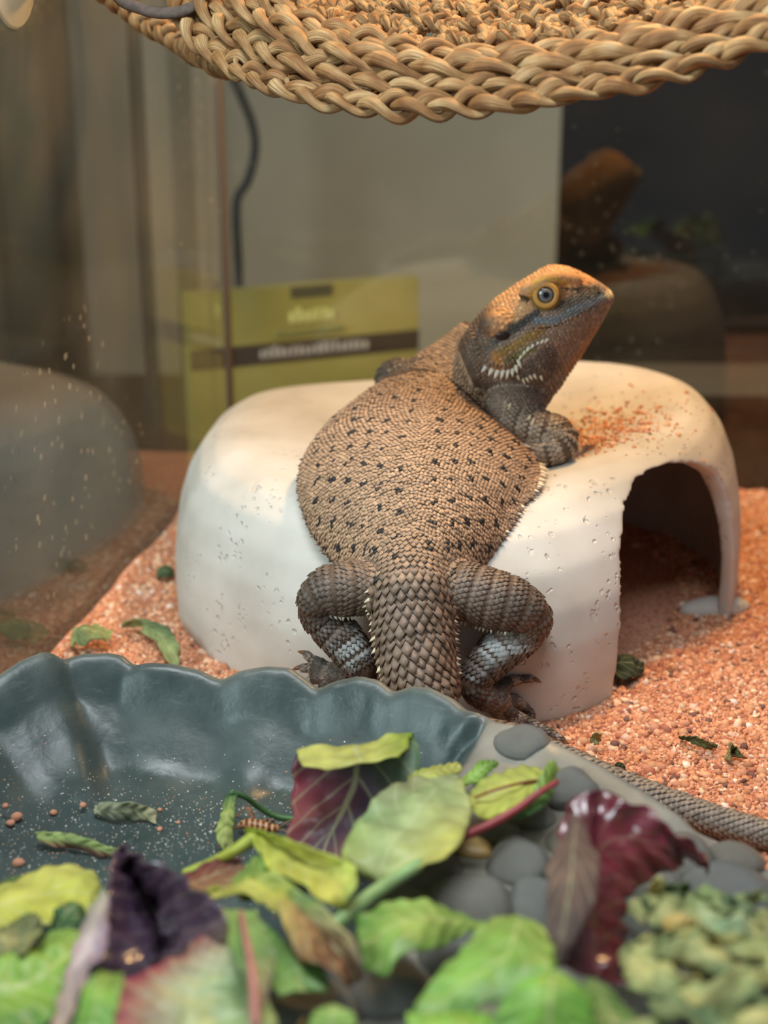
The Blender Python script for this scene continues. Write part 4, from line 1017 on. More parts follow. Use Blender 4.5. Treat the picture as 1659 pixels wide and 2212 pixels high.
# open netting of the bed, rising towards the back of the tank
def bed(px, k):      # k rows back from the rim
    f = k; y = np.interp(px, [480, 700, 1000, 1300, 1720, 1900], [40, 75, 98, 70, -40, -120])
    t0 = np.interp(px, [480, 700, 1000, 1300, 1720], [.66, .625, .592, .575, .56]); P = np.array(att(px, y, t0)); P[1] += .0160*f; P[2] += .0056*f+.0006*math.sin(px*.02+f); return P
NR = 4
for k in range(NR):
    P = crom(np.array([bed(px, k) for px in np.linspace(500, 1880, 18)]), 140); P[:, 2] += .0012*np.sin(np.arange(140)*.55+k*3)
    V, Fc, U = braid(P, .0030, .0019, .016, (0, -.4, .9), 6, .25); reparent(obj('cord', mesh_np('cord', V, Fc, uv=U), MSG), ham)
for j, px in enumerate(np.linspace(520, 1870, 19)):
    P = crom(np.array([bed(px+14*math.sin(k*1.9+j), k)+np.array([0, 0, .0010*math.cos(math.pi*k)]) for k in np.linspace(-.3, NR-1, 8)]), 40)
    V, Fc, U = braid(P, .0026, .0019, .014, (0, -.2, 1), 6, .25, step=.0018); reparent(obj('cord', mesh_np('cord', V, Fc, uv=U), MSG), ham)
# far left edge rope of the hammock and its strap
P = crom(np.array([tuple(att(a, b, t)) for a, b, t in ((215, -40, .70), (240, -8, .705), (285, 28, .71), (345, 66, .71), (405, 100, .705), (450, 128, .69), (500, 150, .66))]), 60)
V, Fc, U = braid(P, .0040, .0026, .021, (0, -.85, .5), 7); reparent(obj('braid', mesh_np('braid', V, Fc, uv=U), MSG), ham)
P = crom(np.array([tuple(att(a, b, t)) for a, b, t in ((225, -45, .655), (262, 0, .655), (300, 17, .655), (345, 28, .652), (392, 24, .648), (430, 6, .645), (450, -20, .64))]), 50)
V, Fc, U = tube(P, [.0026]*50, 10, (0, -1, .2), flat=.5); reparent(obj('strap', mesh_np('strap', V, Fc), plain('strap_leather', L4(84, 72, 64), .6, .3, 400, .25)), ham)
# hanging cords that carry the bed up to the lid
for px, k in ((1875, 0.0), (1860, NR-1), (700, NR-1)):
    b0 = bed(px, k); V, Fc, U = braid(np.array([b0, b0+np.array([.02, .01, .12]), b0+np.array([.03, .015, .23])]), .0018, .0013, .012, (1, 0, 0), 6); reparent(obj('hanging_cord', mesh_np('hanging_cord', V, Fc, uv=U), MSG), ham)
# suction cup on the left pane
cw = None; a_, b_, c_ = ray(20, -62); nW = -np.array([-bd[0], -bd[1]])
t_ = ((LW1[0])*bd[0]+LW1[1]*bd[1])/(a_*bd[0]+b_*bd[1]); cw = Vector((a_*t_, b_*t_, CH+c_*t_))
m = NT('clear_vinyl'); m.base(L4(226, 220, 198)); m.rough(0.12); m.b.inputs['Transmission Weight'].default_value = 0.45; m.b.inputs['IOR'].default_value = 1.2; MV = m.m
pr = [(0, .0004), (.018, .0008), (.0225, .0004), (.0232, .0012), (.0218, .0022), (.016, .0040), (.010, .0072), (.0065, .0085), (.0062, .012), (.0075, .0132), (.0070, .0160), (0, .0165)]
V = []; NS = 40
for r_, z_ in pr:
    for j in range(NS): V.append((r_*math.cos(2*math.pi*j/NS), r_*math.sin(2*math.pi*j/NS), z_))
Fc = [(i*NS+j, i*NS+(j+1) % NS, (i+1)*NS+(j+1) % NS, (i+1)*NS+j) for i in range(len(pr)-1) for j in range(NS)]
cup = obj('suction_cup', mesh_np('suction_cup', V, Fc), MV, label='clear round suction cup stuck on the left glass pane', cat='suction cup'); cup.location = cw; cup.rotation_euler = Vector((bd[0], bd[1], 0)).to_track_quat('Z', 'Y').to_euler()

# ================================================================== LEAVES
def mat_leaf(name, rough, spec, veins, trans):
    m = NT(name); uvv = m.uv(); sx = m.add('ShaderNodeSeparateXYZ'); m.l.new(uvv, sx.inputs[0])
    u = m.math('ABSOLUTE', m.math('SUBTRACT', sx.outputs[0], 0.5)); v = sx.outputs[1]
    wv = m.math('MULTIPLY', m.math('SUBTRACT', m.noise(70, 2), 0.5), 0.16)
    rib = m.ramp(m.math('ADD', u, m.math('MULTIPLY', wv, .2)), [(0.012, (1, 1, 1, 1)), (0.034, (0, 0, 0, 1))])
    sd = m.math('FRACT', m.math('ADD', m.math('ADD', m.math('MULTIPLY', v, 7.0), m.math('MULTIPLY', u, -4.2)), wv))
    sv_ = m.ramp(m.math('ABSOLUTE', m.math('SUBTRACT', sd, 0.5)), [(0.03, (1, 1, 1, 1)), (0.11, (0, 0, 0, 1))])
    vn = m.math('MAXIMUM', rib, m.math('MULTIPLY', sv_, 0.6))
    c = m.mix(1.0, m.attr(), m.ramp(m.noise(120, 4), [(0.25, (.80,)*3+(1,)), (0.75, (1.18,)*3+(1,))]), 'MULTIPLY')
    c = m.mix(m.math('MULTIPLY', vn, veins), c, L4(214, 216, 160)); m.base(c); m.rough(rough); m.spec(spec)
    b = m.bump(m.noise(260, 4), 0.22, 0.0006); m.bump(vn, -0.30, 0.0006, b)
    tl = m.add('ShaderNodeBsdfTranslucent'); m.l.new(c, tl.inputs[0]); mx = m.n.new('ShaderNodeMixShader'); mx.inputs[0].default_value = trans
    m.l.new(m.b.outputs[0], mx.inputs[1]); m.l.new(tl.outputs[0], mx.inputs[2]); m.l.new(mx.outputs[0], m.out.inputs[0]); return m.m
ML_G = mat_leaf('leaf_fresh', 0.40, 0.4, 0.42, 0.25); ML_D = mat_leaf('leaf_dark', 0.26, 0.8, 0.09, 0.06); ML_Y = mat_leaf('leaf_dry', 0.75, 0.2, 0.25, 0.12)
ML_D.node_tree.nodes['Principled BSDF'].inputs['Coat Weight'].default_value = 0.6; ML_D.node_tree.nodes['Principled BSDF'].inputs['Coat Roughness'].default_value = 0.16
def leaf(name, label, Lp, Rp, stops, Mp=None, mat=None, crp=.0010, bow=.002, nu=24, nv=44, seed=0, fold=.0004, folds=6.5, floor='dish', group=None, cat='leaf', root=None):
    P3 = lambda l: arclen_resample(crom(np.array([tuple(atz(a, b, z)) for a, b, z in l]), 80), 1e-9) if False else crom(np.array([tuple(atz(a, b, z)) for a, b, z in l]), nv)
    def even(l):
        C = crom(np.array([tuple(atz(a, b, z)) for a, b, z in l]), 120); d = np.r_[0, np.cumsum(np.linalg.norm(np.diff(C, axis=0), axis=1))]; s = np.linspace(0, d[-1], nv); return np.stack([np.interp(s, d, C[:, k]) for k in range(3)], 1)
    Lc, Rc = even(Lp), even(Rp); uu = np.linspace(-1, 1, nu)
    Mc = even(Mp) if Mp is not None else (Lc+Rc)/2
    V = np.zeros((nv, nu, 3))
    for j, u in enumerate(uu):
        if Mp is None: V[:, j] = Lc*(1-u)/2+Rc*(1+u)/2
        else:
            a = abs(u)**1.15; V[:, j] = Mc*(1-a)+(Lc if u < 0 else Rc)*a
    du = np.gradient(V, axis=1); dv_ = np.gradient(V, axis=0); N = norm(np.cross(du, dv_)); N = np.where((N[..., 2] < 0)[..., None], -N, N)
    vv = np.linspace(0, 1, nv)[:, None]; Un = np.broadcast_to(uu[None], (nv, nu))
    off = .45*bow*(1-Un**2)*np.sin(np.pi*np.clip(vv*.9+.05, 0, 1))+1.5*crp*vnoise(V, 70, seed+1)+.8*crp*vnoise(V, 170, seed+2)+.35*crp*vnoise(V, 420, seed+3)+fold*np.sin(2*np.pi*(folds*vv-.9*np.abs(Un)))*np.clip(.25+np.abs(Un), 0, 1)
    V = V+N*off[..., None]
    edge = np.clip((np.abs(Un)-.55)/.45, 0, 1)**2; wig = .0011*vnoise(V, 210, seed+9)+.0009*vnoise(V, 90, seed+10); V = V+norm(du)*(wig*edge)[..., None]
    if floor == 'dish': V[..., 2] = np.maximum(V[..., 2], dishz(V[..., 0], V[..., 1])+.0009)
    elif floor == 'ground': V[..., 2] = np.maximum(V[..., 2], ground_h(V[..., 0], V[..., 1])+.0011)
    sv_ = np.array([s[0] for s in stops]); tri = np.array([[lin(c) for c in (s[1:] if len(s) == 4 else (s[1], s[1], s[1]))] for s in stops])
    vs = np.linspace(0, 1, nv); C3 = np.stack([[np.interp(vs, sv_, tri[:, a, b]) for b in range(3)] for a in range(3)], 0).transpose(2, 0, 1)
    cc = np.zeros((nv, nu, 3))
    wob = .35*vnoise(V, 55, seed+5); ue = np.clip(Un+wob, -1, 1)
    f = ue[..., None]; cc = np.where(f < 0, C3[:, 1][:, None]*(1+f)-C3[:, 0][:, None]*f, C3[:, 1][:, None]*(1-f)+C3[:, 2][:, None]*f)
    cc = np.clip(cc*(1+.20*vnoise(V, 130, seed+7)+.12*vnoise(V, 330, seed+8))[..., None], .003, 1)
    ix = np.arange(nv*nu).reshape(nv, nu); q = np.stack([ix[:-1, :-1], ix[:-1, 1:], ix[1:, 1:], ix[1:, :-1]], -1).reshape(-1, 4)
    uvm = np.stack([(Un+1)/2, np.broadcast_to(vv, (nv, nu))], -1).reshape(-1, 2)
    me = mesh_np(name, V.reshape(-1, 3), q.copy(), uv=uvm, colr=cc.reshape(-1, 3))
    if root is None:
        base = V[0].mean(0); o = obj(name, me, mat or ML_G, label=label, cat=cat, group=group)
    else: o = reparent(obj(name, me, mat or ML_G), root)
    md = o.modifiers.new('thick', 'SOLIDIFY'); md.thickness = .0005; md.offset = 0
    return o
def Z(l, *zs):
    zz = np.interp(np.linspace(0, 1, len(l)), np.linspace(0, 1, len(zs)), zs); return [(a, b, float(z)) for (a, b), z in zip(l, zz)]
def stem(root, pts, r, c, name='stem', mat=None):
    P = crom(np.array([tuple(atz(*p)) for p in pts]), 30); P[:, 2] = np.maximum(P[:, 2], dishz(P[:, 0], P[:, 1])+r[0])
    V, Fc, uv = tube(P, np.linspace(r[0], r[1], 30), 10); o = obj(name, mesh_np(name, V, Fc), plain('stem', c, .4, .4, 200, .15))
    return reparent(o, root)
YG = (196, 200, 92); YG2 = (214, 208, 112); GR = (118, 160, 72); GR2 = (92, 138, 66); PG = (176, 194, 128); TE = (130, 162, 122); RD = (134, 52, 62); PU = (84, 66, 84); PK = (206, 140, 116)
# mottled purple and green leaf with folded top
rt = empty('chard_leaf', atz(760, 1760, .02), 'large mottled purple and green leaf with its yellow top edge folded over', 'leaf')
leaf('blade', None, Z([(700, 1668), (655, 1652), (640, 1630), (632, 1690), (628, 1770), (622, 1840), (640, 1880)], .0555, .055, .050, .040, .030, .020, .016),
     Z([(862, 1634), (880, 1606), (890, 1582), (905, 1640), (890, 1720), (800, 1810), (740, 1890)], .058, .058, .053, .046, .038, .030, .022),
     [(0, YG2, YG2, YG), (.27, YG2, YG2, (150, 180, 60)), (.36, (96, 70, 84), (90, 108, 92), TE), (.55, (150, 58, 70), PU, TE), (.70, (172, 86, 82), (96, 76, 90), (140, 90, 92)), (1, PU, (104, 62, 78), (160, 110, 98))], root=rt, seed=3, crp=.0014, bow=.001, nv=44)
rt = empty('chard_leaf', atz(880, 1800, .03), 'pale yellow green ribbed leaf with a thick pale green stalk', 'leaf')
leaf('blade', None, Z([(805, 1905), (748, 1862), (768, 1790), (825, 1715), (900, 1680), (985, 1676)], .044, .046, .050, .052, .050, .046), Z([(830, 1912), (900, 1890), (962, 1848), (1006, 1790), (1020, 1730), (992, 1682)], .046, .050, .053, .053, .050, .046),
     [(0, YG, PG, YG2), (.4, (150, 176, 120), (190, 202, 140), YG2), (.7, (170, 160, 120), PG, (206, 208, 140)), (1, PG, (196, 204, 150), YG2)], root=rt, seed=8, crp=.0014, bow=.003)
stem(rt, [(722, 1998, .046), (780, 1950, .048), (840, 1908, .049), (905, 1868, .051)], (.0026, .0020), L4(150, 182, 118))
rt = empty('chard_leaf', atz(1090, 1710, .036), 'small oval yellow green leaf with a fine red midrib', 'leaf')
leaf('blade', None, Z([(1188, 1676), (1130, 1660), (1070, 1670), (1030, 1692), (1012, 1718)], .046, .050, .050, .047, .044), Z([(1190, 1690), (1150, 1722), (1100, 1750), (1050, 1768), (1016, 1752)], .048, .052, .052, .048, .044), [(0, YG, YG, YG), (1, (176, 186, 96), YG2, YG)], root=rt, seed=11)
stem(rt, [(1188, 1683, .0505), (1120, 1693, .0545), (1065, 1708, .0535), (1028, 1722, .049)], (.0006, .0004), L4(134, 60, 44), 'midrib')
rt = empty('chard_leaf', atz(1150, 1730, .036), 'folded green leaf on a long dark red stalk', 'leaf')
leaf('blade', None, Z([(1108, 1758), (1140, 1718), (1172, 1672), (1196, 1640)], .050, .054, .058, .058), Z([(1112, 1764), (1162, 1752), (1196, 1708), (1203, 1656)], .048, .050, .052, .056), [(0, (110, 150, 92), GR, (96, 150, 100)), (1, (172, 192, 80), (140, 180, 70), GR)], root=rt, seed=12)
stem(rt, [(955, 1822, .046), (1040, 1790, .048), (1110, 1752, .052), (1160, 1716, .056), (1202, 1690, .058)], (.0018, .0010), L4(150, 62, 62))
leaf('leaf_sliver', 'short yellow leaf sliver peeking out above the pale ribbed leaf', Z([(880, 1676), (930, 1656), (990, 1652)], .044, .046, .044), Z([(885, 1700), (940, 1690), (998, 1670)], .042, .044, .043), [(0, YG), (1, YG2)], seed=13)
leaf('leaf_sliver', 'narrow bright green leaf sliver beside the small red ribbed leaf', Z([(990, 1682), (1030, 1656), (1070, 1645)], .045, .047, .047), Z([(1000, 1697), (1042, 1680), (1074, 1655)], .044, .046, .046), [(0, (150, 180, 70)), (1, GR)], seed=14)
rt = empty('spinach_leaf', atz(640, 1880, .02), 'smooth yellow green leaf arching over the brown tipped one with a thin stalk', 'leaf')
leaf('blade', None, Z([(530, 1790), (620, 1808), (710, 1848), (768, 1868), (768, 1920), (740, 1960)], .046, .054, .058, .058, .056, .050), Z([(532, 1802), (562, 1852), (602, 1887), (650, 1907), (690, 1945), (732, 1962)], .044, .048, .052, .055, .054, .050), [(0, (160, 180, 50), (190, 200, 70), (160, 180, 60)), (.5, YG, YG2, YG), (1, (170, 190, 90), YG2, YG)], root=rt, seed=15, bow=.001, Mp=Z([(531, 1796), (606, 1836), (688, 1880), (728, 1908), (742, 1936), (738, 1961)], .043, .0465, .049, .051, .0515, .049))
stem(rt, [(400, 1884, .030), (450, 1866, .034), (500, 1842, .040), (545, 1812, .045)], (.0012, .0022), L4(176, 186, 74))
rt = empty('chard_leaf', atz(320, 2000, .02), 'dark purple glossy leaf folded into a peak', 'leaf')
leaf('blade', None, Z([(266, 1822), (236, 1890), (224, 1960), (214, 2040), (212, 2100)], .050, .052, .052, .050, .048), Z([(276, 1826), (360, 1872), (440, 1936), (490, 1980), (482, 2030)], .051, .058, .062, .062, .056), [(0, (70, 52, 70)), (.5, (72, 54, 72)), (.85, (74, 56, 74)), (1, (74, 56, 74), (72, 54, 72), (128, 104, 98))],
     Mp=Z([(268, 1828), (300, 1900), (335, 1975), (360, 2050), (330, 2122)], .049, .040, .034, .032, .036), mat=ML_D, root=rt, seed=16, crp=.0026, bow=0, nu=30, fold=.0008)
leaf('chard_leaf', 'translucent pink and white leaf edge leaning on the dark purple peak', Z([(226, 1925), (182, 1990), (150, 2080), (112, 2230)], .052, .052, .050, .046), Z([(240, 1950), (226, 2040), (196, 2110), (140, 2230)], .054, .056, .054, .048), [(0, (150, 170, 130), (190, 180, 170), (120, 100, 120)), (.5, (196, 160, 160), (206, 190, 196), (150, 130, 150)), (1, (206, 160, 140), (200, 176, 160), (180, 150, 130))], seed=17)
leaf('chard_leaf', 'pink and pale green ribbed leaf lying against the dark purple peak', Z([(236, 2230), (246, 2140), (300, 2108), (400, 2058), (474, 1996)], .044, .046, .048, .050, .052), Z([(565, 2260), (592, 2200), (562, 2110), (530, 2050), (480, 2000)], .046, .048, .050, .052, .053), [(0, (170, 70, 90), (170, 180, 130), PG), (.4, (160, 62, 80), (184, 196, 150), (150, 180, 120)), (.75, RD, (190, 150, 130), (170, 190, 140)), (1, (150, 60, 66), (170, 100, 90), (190, 160, 120))], seed=18, crp=.0016)
rt = empty('chard_leaf', atz(530, 2080, .02), 'upright green leaf with a pink midrib below the brown tipped leaf', 'leaf')
leaf('blade', None, Z([(470, 1962), (488, 2020), (505, 2080), (536, 2130), (546, 2215)], .054, .056, .058, .058, .056), Z([(562, 1966), (574, 2012), (596, 2062), (582, 2135), (556, 2220)], .054, .056, .058, .058, .056), [(0, (150, 180, 96), (140, 176, 100), (130, 164, 90)), (.5, (112, 152, 84), (120, 160, 90), (100, 130, 84)), (1, (150, 150, 110), (160, 120, 110), (140, 104, 92))], root=rt, seed=19)
stem(rt, [(520, 1972, .0565), (532, 2030, .0605), (545, 2100, .0625), (552, 2212, .0595)], (.0008, .0014), L4(168, 112, 104), 'midrib')
leaf('spinach_leaf', 'wilted yellow green leaf turning brown and curling at its tip', Z([(445, 1932), (520, 1896), (600, 1884), (662, 1932), (722, 1985), (776, 2048), (774, 2112)], .046, .050, .053, .055, .056, .056, .050), Z([(452, 1950), (540, 1944), (600, 1992), (640, 2050), (700, 2088), (742, 2120), (764, 2128)], .045, .048, .052, .054, .054, .052, .049), [(0, YG, YG2, YG), (.35, (170, 186, 90), YG, (190, 190, 100)), (.55, (120, 150, 80), (150, 112, 80), (168, 150, 90)), (.8, (190, 180, 130), (126, 90, 66), (110, 76, 56)), (1, (96, 60, 50), (110, 74, 58), (130, 96, 76))], seed=20, bow=.001, crp=.0018, Mp=Z([(448, 1942), (530, 1920), (600, 1932), (650, 1985), (710, 2032), (758, 2082), (769, 2121)], .044, .0465, .049, .050, .051, .051, .048))
leaf('spinach_leaf', 'short green leaf tucked under the brown tipped leaf', Z([(570, 2000), (585, 2080), (596, 2156)], .047, .048, .048), Z([(640, 2040), (695, 2085), (712, 2136)], .047, .049, .048), [(0, (110, 152, 76)), (1, (114, 154, 80))], seed=21)
leaf('spinach_leaf', 'green leaf poking out under the smooth arching leaf', Z([(500, 1900), (560, 1850), (620, 1862)], .044, .046, .044), Z([(520, 1950), (600, 1960), (690, 1985)], .044, .047, .046), [(0, (150, 176, 84)), (1, (104, 150, 74))], seed=22)
leaf('chard_leaf', 'reddish leaf edge between the dark purple peak and the thin stalk', Z([(330, 1872), (390, 1890), (450, 1868), (520, 1850)], .030, .034, .036, .036), Z([(400, 1930), (440, 1945), (490, 1920), (530, 1880)], .034, .036, .038, .038), [(0, (150, 62, 66), (190, 130, 90), (200, 190, 100)), (1, (120, 66, 70), (130, 80, 74), (160, 120, 90))], seed=23)
leaf('spinach_leaf', 'pointed green leaf on the pebbles in front of the pale stalk', Z([(1054, 1993), (980, 1966), (900, 1942), (832, 1956), (772, 2002)], .046, .050, .054, .054, .050), Z([(1052, 2000), (985, 2022), (920, 2056), (862, 2070), (835, 2106), (785, 2090)], .046, .049, .052, .053, .050, .048), [(0, GR, (150, 184, 88), GR), (.5, (150, 184, 90), (170, 196, 100), GR), (1, GR2, GR, GR2)], seed=24, bow=.004)
leaf('spinach_leaf', 'broad matt green leaf overlapping the foot of the dark red leaf', Z([(1116, 1974), (1050, 2002), (982, 2070), (930, 2132), (884, 2205)], .058, .060, .060, .058, .054), Z([(1128, 1978), (1186, 2022), (1200, 2104), (1135, 2132), (1050, 2165), (985, 2205), (905, 2222)], .058, .062, .064, .062, .060, .056, .053), [(0, (170, 190, 96), (150, 184, 84), (160, 186, 90)), (.5, GR, (126, 172, 76), GR), (1, GR, (130, 176, 80), GR2)], seed=25, bow=.005)
leaf('spinach_leaf', 'bright green cupped leaf under the broad matt leaf', Z([(1200, 2106), (1130, 2132), (1082, 2172), (1060, 2250)], .062, .064, .064, .060), Z([(1214, 2112), (1270, 2155), (1290, 2200), (1296, 2260)], .062, .064, .062, .058), [(0, (110, 166, 66), (130, 182, 74), (110, 166, 66)), (1, (114, 170, 66), (136, 186, 76), (110, 164, 64))], seed=26, bow=.006)
leaf('spinach_leaf', 'grey green leaf tip lying against the dark red leaf', Z([(1268, 2116), (1266, 2170), (1276, 2250)], .058, .058, .056), Z([(1282, 2120), (1335, 2162), (1396, 2245)], .056, .055, .052), [(0, (120, 150, 84)), (1, (104, 140, 74))], seed=27)
leaf('spinach_leaf', 'lime green leaf edge below the broad matt leaf', Z([(880, 2196), (960, 2180), (1060, 2190)], .056, .058, .058), Z([(885, 2260), (970, 2262), (1080, 2260)], .054, .056, .056), [(0, (140, 190, 70)), (1, (120, 176, 60))], seed=28)
leaf('spinach_leaf', 'rounded pale green leaf tip beside the blue grey pebble', Z([(655, 2240), (680, 2185), (720, 2170)], .050, .053, .053), Z([(780, 2250), (765, 2205), (730, 2170)], .050, .053, .053), [(0, (140, 180, 84)), (1, (160, 190, 100))], seed=29)
rt = empty('chard_leaf', atz(1330, 1930, .03), 'large dark red leaf arched over the pebbles', 'leaf')
leaf('blade', None, Z([(1208, 2088), (1188, 1990), (1200, 1850), (1228, 1748), (1276, 1706), (1340, 1714), (1420, 1764), (1490, 1820), (1535, 1866)], .052, .060, .066, .070, .072, .072, .068, .060, .050),
     Z([(1378, 2136), (1346, 2015), (1358, 1935), (1392, 1908), (1420, 1893), (1448, 1882), (1474, 1864), (1500, 1858), (1528, 1884)], .046, .046, .048, .049, .050, .050, .050, .050, .047),
     [(0, (100, 36, 46), (108, 40, 50), (126, 56, 56)), (.3, (102, 34, 44), (112, 40, 50), (124, 54, 54)), (.55, (104, 32, 44), (120, 42, 52), (130, 60, 58)), (1, (100, 36, 46), (116, 40, 50), (130, 56, 58))], mat=ML_D, root=rt, seed=31, crp=.0014, bow=.003, nv=64, nu=28, fold=.0016, folds=9)
leaf('underside', None, Z([(1238, 1752), (1192, 1850), (1180, 1960), (1188, 2092)], .076, .072, .066, .056), Z([(1258, 1770), (1292, 1872), (1272, 1972), (1216, 2088)], .076, .074, .067, .056), [(0, (92, 66, 64)), (.5, (104, 84, 74), (110, 88, 76), (96, 74, 66)), (1, (84, 68, 68))], mat=ML_Y, root=rt, seed=32, crp=.001)
leaf('lettuce_leaf', 'wide yellow green leaf lying flat against the pink leaf edge', Z([(-50, 1935), (40, 1892), (120, 1873), (200, 1886), (216, 1935)], .026, .030, .032, .032, .030), Z([(-50, 2050), (30, 2028), (90, 2004), (150, 1990), (208, 1962)], .030, .033, .034, .034, .031), [(0, YG, YG2, YG), (.6, YG2, (200, 206, 92), YG), (1, (170, 180, 96), YG, (160, 176, 90))], seed=33, bow=.003)
leaf('lettuce_leaf', 'crinkled mid green leaf under the pink leaf edge', Z([(-50, 2090), (60, 2052), (140, 2010), (205, 2022)], .036, .039, .041, .040), Z([(-50, 2260), (60, 2220), (130, 2190), (190, 2100)], .036, .040, .042, .042), [(0, GR, (150, 186, 84), GR2), (1, (130, 164, 80), (140, 176, 80), GR)], seed=34, crp=.003)
leaf('lettuce_leaf', 'small curled dark and cream dried leaf on the yellow green leaf', Z([(-10, 2010), (40, 1972), (80, 1968)], .039, .043, .042), Z([(0, 2080), (50, 2070), (92, 2030)], .039, .045, .043), [(0, (70, 84, 54), (180, 176, 120), (60, 70, 50)), (1, (90, 104, 64), (60, 70, 48), (170, 170, 110))], mat=ML_Y, seed=35, crp=.004)
leaf('lettuce_leaf', 'dark green crumpled shred beside the pink leaf edge', Z([(95, 2020), (140, 1960), (160, 1950)], .040, .044, .043), Z([(130, 2030), (170, 1990), (190, 1965)], .040, .044, .043), [(0, (50, 84, 50)), (1, (84, 124, 64))], seed=36, crp=.003)
leaf('lettuce_leaf', 'narrow dark leaf edge behind the wide yellow green leaf', Z([(-30, 1915), (50, 1888), (130, 1872)], .026, .029, .030), Z([(-30, 1935), (50, 1902), (135, 1884)], .024, .027, .028), [(0, (84, 104, 54)), (1, (110, 126, 62))], seed=37)
leaf('spinach_leaf', 'bright green strap shaped leaf in front of the pink leaf edge', Z([(212, 2094), (178, 2135), (146, 2250)], .060, .060, .056), Z([(264, 2102), (252, 2165), (238, 2250)], .060, .060, .056), [(0, (130, 160, 62)), (1, (120, 176, 74))], seed=38)
# dried leaves
D1 = (150, 160, 104); D2 = (116, 132, 88); D3 = (84, 104, 70)
leaf('dried_leaf', 'crumpled grey green dried leaf on the bare dish floor', Z([(212, 1742), (262, 1730), (310, 1742), (344, 1754)], .012, .017, .015, .012), Z([(216, 1758), (252, 1770), (300, 1774), (336, 1776)], .010, .010, .010, .010), [(0, (170, 170, 140)), (.5, (120, 130, 104), (160, 160, 130), (84, 100, 84)), (1, (170, 166, 130))], mat=ML_Y, seed=41, crp=.003)
leaf('dried_leaf', 'long pale green dried leaf with a red edge on the dish floor', Z([(84, 1800), (130, 1794), (196, 1812), (254, 1838)], .012, .015, .014, .012), Z([(88, 1824), (148, 1832), (206, 1846), (256, 1852)], .0095, .0095, .0095, .0095), [(0, (160, 176, 110), (150, 170, 100), (130, 90, 74)), (1, (150, 170, 100), (140, 156, 96), (120, 70, 66))], mat=ML_Y, seed=42, crp=.002)
rt = empty('dried_leaf', atz(500, 1780, .008), 'withered green leaf hanging from its twisted stalk beside the insect', 'leaf')
leaf('blade', None, Z([(486, 1716), (476, 1760), (467, 1806), (488, 1842)], .024, .020, .015, .010), Z([(514, 1712), (506, 1760), (506, 1800), (500, 1842)], .025, .022, .016, .010), [(0, (50, 92, 56)), (.35, (150, 164, 84), (170, 176, 100), (130, 150, 76)), (1, (176, 184, 110))], mat=ML_Y, root=rt, seed=43, crp=.002)
stem(rt, [(500, 1712, .025), (530, 1722, .022), (560, 1744, .016), (598, 1764, .012), (642, 1770, .011)], (.0010, .0012), L4(70, 110, 62), 'stalk')
leaf('dried_leaf', 'grey green curled dried leaf on the grit near the left pane', Z([(146, 1362), (190, 1350), (238, 1372)], .006, .010, .005), Z([(150, 1392), (195, 1402), (234, 1396)], .003, .004, .003), [(0, D1), (.5, D2, D1, D3), (1, D1)], mat=ML_Y, seed=44, crp=.0035, floor='ground')
leaf('dried_leaf', 'long curved dried leaf on the grit between the dish and the hide', Z([(262, 1348), (312, 1338), (358, 1356), (386, 1392), (399, 1412)], .006, .010, .010, .008, .004), Z([(266, 1357), (308, 1364), (338, 1390), (356, 1424), (384, 1432)], .003, .003, .004, .003, .003), [(0, D1), (.4, D3, D2, D1), (.7, D3, D1, D1), (1, D1)], mat=ML_Y, seed=45, crp=.003, floor='ground')
leaf('dried_leaf', 'tiny dark green leaf scrap on the grit touching the left side of the hide', Z([(336, 1228), (356, 1222), (376, 1232)], .004, .007, .004), Z([(338, 1244), (358, 1248), (376, 1244)], .002, .003, .002), [(0, D3), (1, (66, 84, 56))], mat=ML_Y, seed=46, floor='ground')
leaf('dried_leaf', 'dark dried leaf lying on the grit before the arched opening', Z([(1312, 1440), (1345, 1424), (1388, 1436)], .004, .008, .005), Z([(1312, 1466), (1350, 1474), (1386, 1458)], .002, .003, .002), [(0, (72, 82, 60)), (1, (64, 74, 56))], mat=ML_Y, seed=47, crp=.003, floor='ground')
leaf('dried_leaf', 'dark olive dried strip on the lit grit beside the dish', Z([(1468, 1588), (1505, 1592), (1552, 1606)], .004, .006, .004), Z([(1470, 1596), (1508, 1606), (1548, 1612)], .002, .003, .002), [(0, (60, 66, 40)), (1, (104, 104, 60))], mat=ML_Y, seed=48, crp=.002, floor='ground')
leaf('dried_leaf', 'round olive leaf scrap standing against the two small stones', Z([(1276, 1590), (1286, 1584), (1300, 1590)], .006, .009, .007), Z([(1278, 1606), (1288, 1610), (1300, 1602)], .003, .003, .003), [(0, (150, 146, 96)), (1, (160, 154, 104))], mat=ML_Y, seed=49, floor='ground')
leaf('dried_leaf', 'ragged tan and olive leaf scrap on the lit grit', Z([(1562, 1614), (1578, 1602), (1594, 1616)], .005, .008, .005), Z([(1556, 1630), (1576, 1638), (1590, 1630)], .002, .003, .002), [(0, (176, 160, 110)), (1, (96, 96, 60))], mat=ML_Y, seed=50, crp=.003, floor='ground')
leaf('dried_leaf', 'small dark leaf scrap tucked against the outer wall of the dish', Z([(1328, 1656), (1338, 1650), (1350, 1656)], .004, .006, .004), Z([(1330, 1666), (1340, 1668), (1350, 1664)], .002, .003, .002), [(0, (56, 64, 44)), (1, (70, 78, 52))], mat=ML_Y, seed=51, floor='ground')
